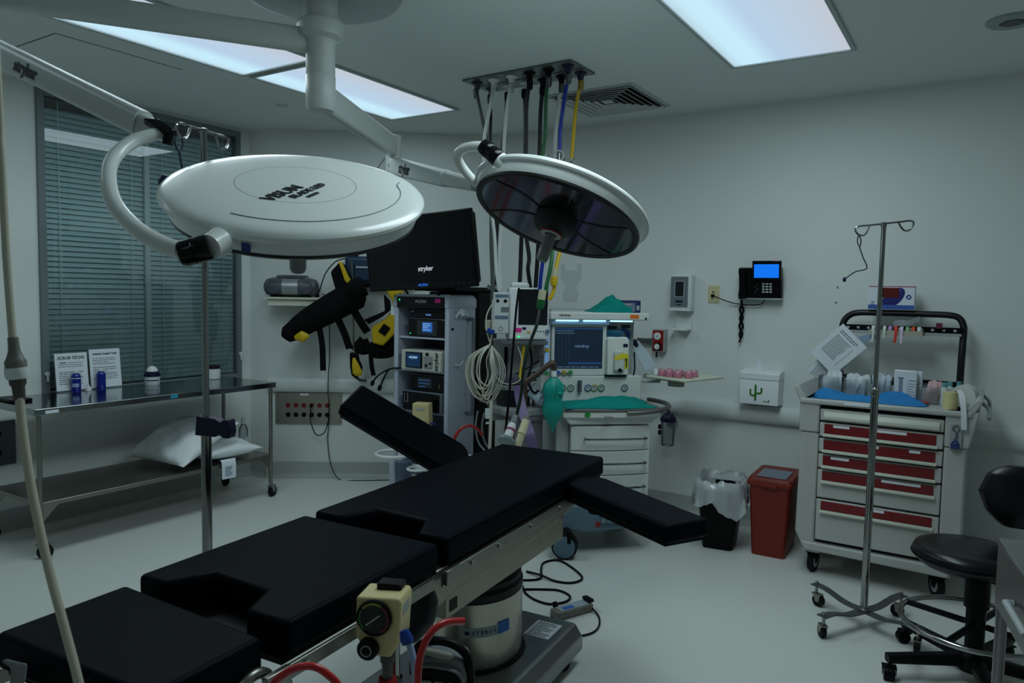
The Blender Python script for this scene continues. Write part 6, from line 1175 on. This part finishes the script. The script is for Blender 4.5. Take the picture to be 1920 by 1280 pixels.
# ---- bins on the floor
t = thing('waste_bin', 'black waste bin with a clear white liner folded over its rim', 'waste bin', (-1.325, 4.46, 0), R(8))
def rrect(w_, d_, r_, n=5): return [(sx*(w_/2-r_)+r_*math.cos(R(a0+90*k/n)), sy*(d_/2-r_)+r_*math.sin(R(a0+90*k/n))) for sx, sy, a0 in ((1, 1, 0), (-1, 1, 90), (-1, -1, 180), (1, -1, 270)) for k in range(n+1)]
def loft(b, secs):
    rings = [[b.v((x, y, z)) for x, y in pl] for pl, z in secs]
    for A, B in zip(rings, rings[1:]):
        for j in range(len(A)): b.f([A[j], A[(j+1) % len(A)], B[(j+1) % len(A)], B[j]])
    return rings
b = MB(); rg = loft(b, [(rrect(.18, .22, .03), 0), (rrect(.25, .30, .035), .36), (rrect(.26, .31, .035), .37), (rrect(.24, .29, .035), .365), (rrect(.175, .21, .03), .012)]); b.f(rg[0][::-1]); b.f(rg[-1]); part('bin', b, black, t)
lin = M_clear('liner film', 'f0f6f8', 1, .42, .18); rnd = random.Random(3); b = MB(); N = 60; rings = []
for k, (s_, z) in enumerate(((.8, .14), (.92, .30), (1.0, .385), (1.08, .425), (1.17, .42), (1.24, .375), (1.27, .33), (1.29, .29), (1.32, .255))):
    ring = []
    for j in range(N):
        a = 2*PI*j/N; e = (abs(math.cos(a))**4+abs(math.sin(a))**4)**-.25; w_ = .008*math.sin(5*a+k*.5)+.006*math.sin(11*a-k*.6)+.004*math.sin(19*a+k)
        f_ = max(0, k-4)/4; ring.append(b.v((.122*s_*e*math.cos(a)*(1+w_*(.4+f_)*5), .152*s_*e*math.sin(a)*(1+w_*(.4+f_)*5), z+w_*(1+f_)+.03*f_*math.sin(3*a+1))))
    rings.append(ring)
for A, B in zip(rings, rings[1:]):
    for j in range(N): b.f([A[j], A[(j+1) % N], B[(j+1) % N], B[j]])
part('liner', b, lin, t, ang=70)
t = thing('red_bin', 'tall red bin with a grey lid flap, between the black bin and the cart', 'waste bin', (-1.03, 4.57, 0), R(2)); rb_ = M('bin red', '741e0d', .45)
b = MB(); rg = loft(b, [(rrect(.19, .33, .02), 0), (rrect(.235, .38, .02), .435)]); b.f(rg[0][::-1]); b.f(rg[-1]); part('bin', b, rb_, t)
b = MB(); rg = loft(b, [(rrect(.255, .40, .025), .425), (rrect(.26, .405, .025), .445), (rrect(.24, .38, .03), .468)]); b.f(rg[0][::-1]); b.f(rg[-1]); part('lid', b, rb_, t)
part('lid_hinge', MB().bx(-.06, .06, .07, .13, .468, .474), rb_, t, bev=.002); part('lid_flap', MB().bx(-.085, .085, -.15, .07, .469, .473), M('flap grey', '6d7488', .3), t, bev=.002); part('lid_tab', MB().box(0, -.205, .43, .09, .012, .02), rb_, t, bev=.003)
# ---- right drip pole
t = thing('drip_pole', 'chrome drip pole on a four armed grey base in front of the medical cart', 'drip pole', (-.417, 3.71, 0), R(33))
part('outer_tube', MB().cyl((0, 0, .085), (0, 0, 1.12), .0165), chrome, t); part('inner_tube', MB().cyl((0, 0, 1.11), (0, 0, 1.865), .0105), chrome, t); part('tube_collar', MB().lathe([(.017, 1.085), (.0185, 1.09), (.0185, 1.12), (.013, 1.128)], n=20), chrome, t); part('collar_pin', MB().sph((.0, -.019, 1.118), .005, 10, 6), steel, t)
h = MB(); h.T = MX.Translation((0, 0, 1.87)) @ MX.Rotation(R(-22), 4, 'Z') @ MX.Rotation(R(-6), 4, 'Y') @ MX.Translation((0, 0, -1.87)); hooks(h, 1.87); h.T = MX.Identity(4); h.lathe([(.013, 1.855), (.013, 1.874), (0, 1.879)], n=16); part('hook_top', h, chrome, t)
for k in range(4):
    a = R(27+90*k); d_ = V((math.cos(a), math.sin(a), 0)); s_ = V((-d_.y, d_.x, 0))
    part('base_arm', MB().ribbon([d_*.0+V((0, 0, .08)), d_*.1+V((0, 0, .08)), d_*.17+V((0, 0, .095)), d_*.22+V((0, 0, .105)), d_*.285+V((0, 0, .105))], s_, lambda u: .05-.012*math.sin(3.1*u), .006, k=4), M('base arm grey', '5c6064', .4, .6) if k == 0 else bpy.data.materials['base arm grey'], t)
    q = d_*.268; part('arm_stud', MB().cyl((q.x, q.y, .106), (q.x, q.y, .122), .008, n=14), steel, t); caster(t, q.x, q.y, .031, .022, a+2.2+k, .105)
part('hub', MB().lathe([(.03, .078), (.03, .092), (.02, .098)], n=24), M('hub steel', '6a6e70', .35, .8), t)
part('red_flag', MB().box(.036, -.012, 1.56, .078, .003, .045, R(-14)), M('flag red', '5e1610', .6), t)
hk = WM[t.name] @ V((-.095, .036, 1.818)); b = MB(); b.tube([hk, hk+V((.012, -.004, -.02)), hk+V((.008, 0, -.05)), hk+V((-.003, .003, -.03))], .0026, 8, k=5, closed=True); b.tube([hk+V((.006, 0, -.05)), hk+V((.025, -.01, -.1)), hk+V((.043, -.012, -.14)), hk+V((.035, -.012, -.155)), hk+V((-.005, -.005, -.165)), hk+V((-.045, 0, -.195))], .0026, 8, k=6); b.sph(hk+V((-.05, 0, -.2)), (.008, .008, .012), 10, 8)
solo('blue_tether', b, navy, 'blue cord dangling from the left hook of the right drip pole', 'cord')
# ---- stool
sx_, sy_ = .02, 3.44
t = thing('stool', 'black round swivel stool with a backrest and chrome foot ring at the right edge', 'stool', (sx_, sy_, 0)); sv = M('stool vinyl', '090b0e', .3)
part('seat', MB().lathe([(0, .455), (.12, .455), (.17, .465), (.2, .49), (.205, .515), (.195, .535), (.16, .545), (.08, .545), (0, .542)], (-.035, .0, 0), n=56), sv, t, ang=70)
part('seat_piping', MB().torus((-.035, 0, .502), .205, .004, n=56, m=6), black, t)
part('column', MB().lathe([(.034, .10), (.036, .3), (.045, .305), (.045, .42), (.03, .425), (.03, .46)], n=32), black, t); part('lever', MB().tube([(.03, -.02, .43), (.12, -.08, .425), (.17, -.1, .42)], .007, 8), black, t)
part('hub', MB().lathe([(.06, .05), (.065, .07), (.06, .11), (.04, .13)], n=32), black, t)
part('foot_ring', MB().torus((0, 0, .232), .268, .0115, n=64), chrome, t); b = MB()
for k in range(4): a = R(70+90*k); b.tube([(.04*math.cos(a), .04*math.sin(a), .235), (.268*math.cos(a), .268*math.sin(a), .232)], .013, 8)
part('ring_spoke', b, black, t)
for k in range(5):
    a = R(212+72*k); d_ = V((math.cos(a), math.sin(a), 0)); b = MB(); beam(b, d_*.03+V((0, 0, .09)), d_*.345+V((0, 0, .085)), .05, .055, .036, .042, .3); part('leg', b, black, t, bev=.002); q = d_*.335
    c = caster(t, q.x, q.y, .027, .04, a+1.2, .075, black, black)
b = MB(); padded(b, [(.17, .28, .58), (.17, .285, .64), (.17, .29, .72), (.17, .295, .80), (.17, .295, .84)], [.09, .16, .19, .16, .09], .22, (-.15, 1, 0), 28, 8); part('backrest', b, sv, t, ang=80); part('back_post', MB().tube([(.05, .05, .46), (.15, .26, .455), (.18, .32, .5), (.18, .335, .72)], .014, 10, k=5), black, t)
# ---- stainless stand at the right edge
t = thing('steel_stand', 'stainless steel stand with a deep box top, cut off by the right edge', 'stand', (.055, 2.418, 0), R(9.9)); fm_ = M('stand steel', '8b8a8a', .3, 1, ns=8, na=.1)
part('top', MB().bx(-.004, .62, -.47, .004, .862, .876), M('stand top', '8f9394', .22, 1, ns=10, na=.08), t, bev=.003); part('drawer_box', MB().bx(.0, .61, -.46, 0, .69, .862), fm_, t, bev=.003)
for x in (.016, .60):
    for y in (-.015, -.45): part('leg', MB().cyl((x, y, .0), (x, y, .69), .0145), fm_, t)
part('side_handle', MB().tube([(-.002, -.22, .775), (-.02, -.22, .775), (-.02, -.42, .775), (-.002, -.42, .775)], .008, 8, k=1), lgrey, t); part('lower_shelf', MB().bx(.0, .61, -.46, 0, .2, .22), fm_, t, bev=.003)
crumple('clear_bag', lin, .0, .3, -.40, -.05, .222, .2, 33, 'clear plastic bag on the lower shelf of the steel stand at the right edge', 'bag', lambda u, v: 1.0, 24, WM[t.name])
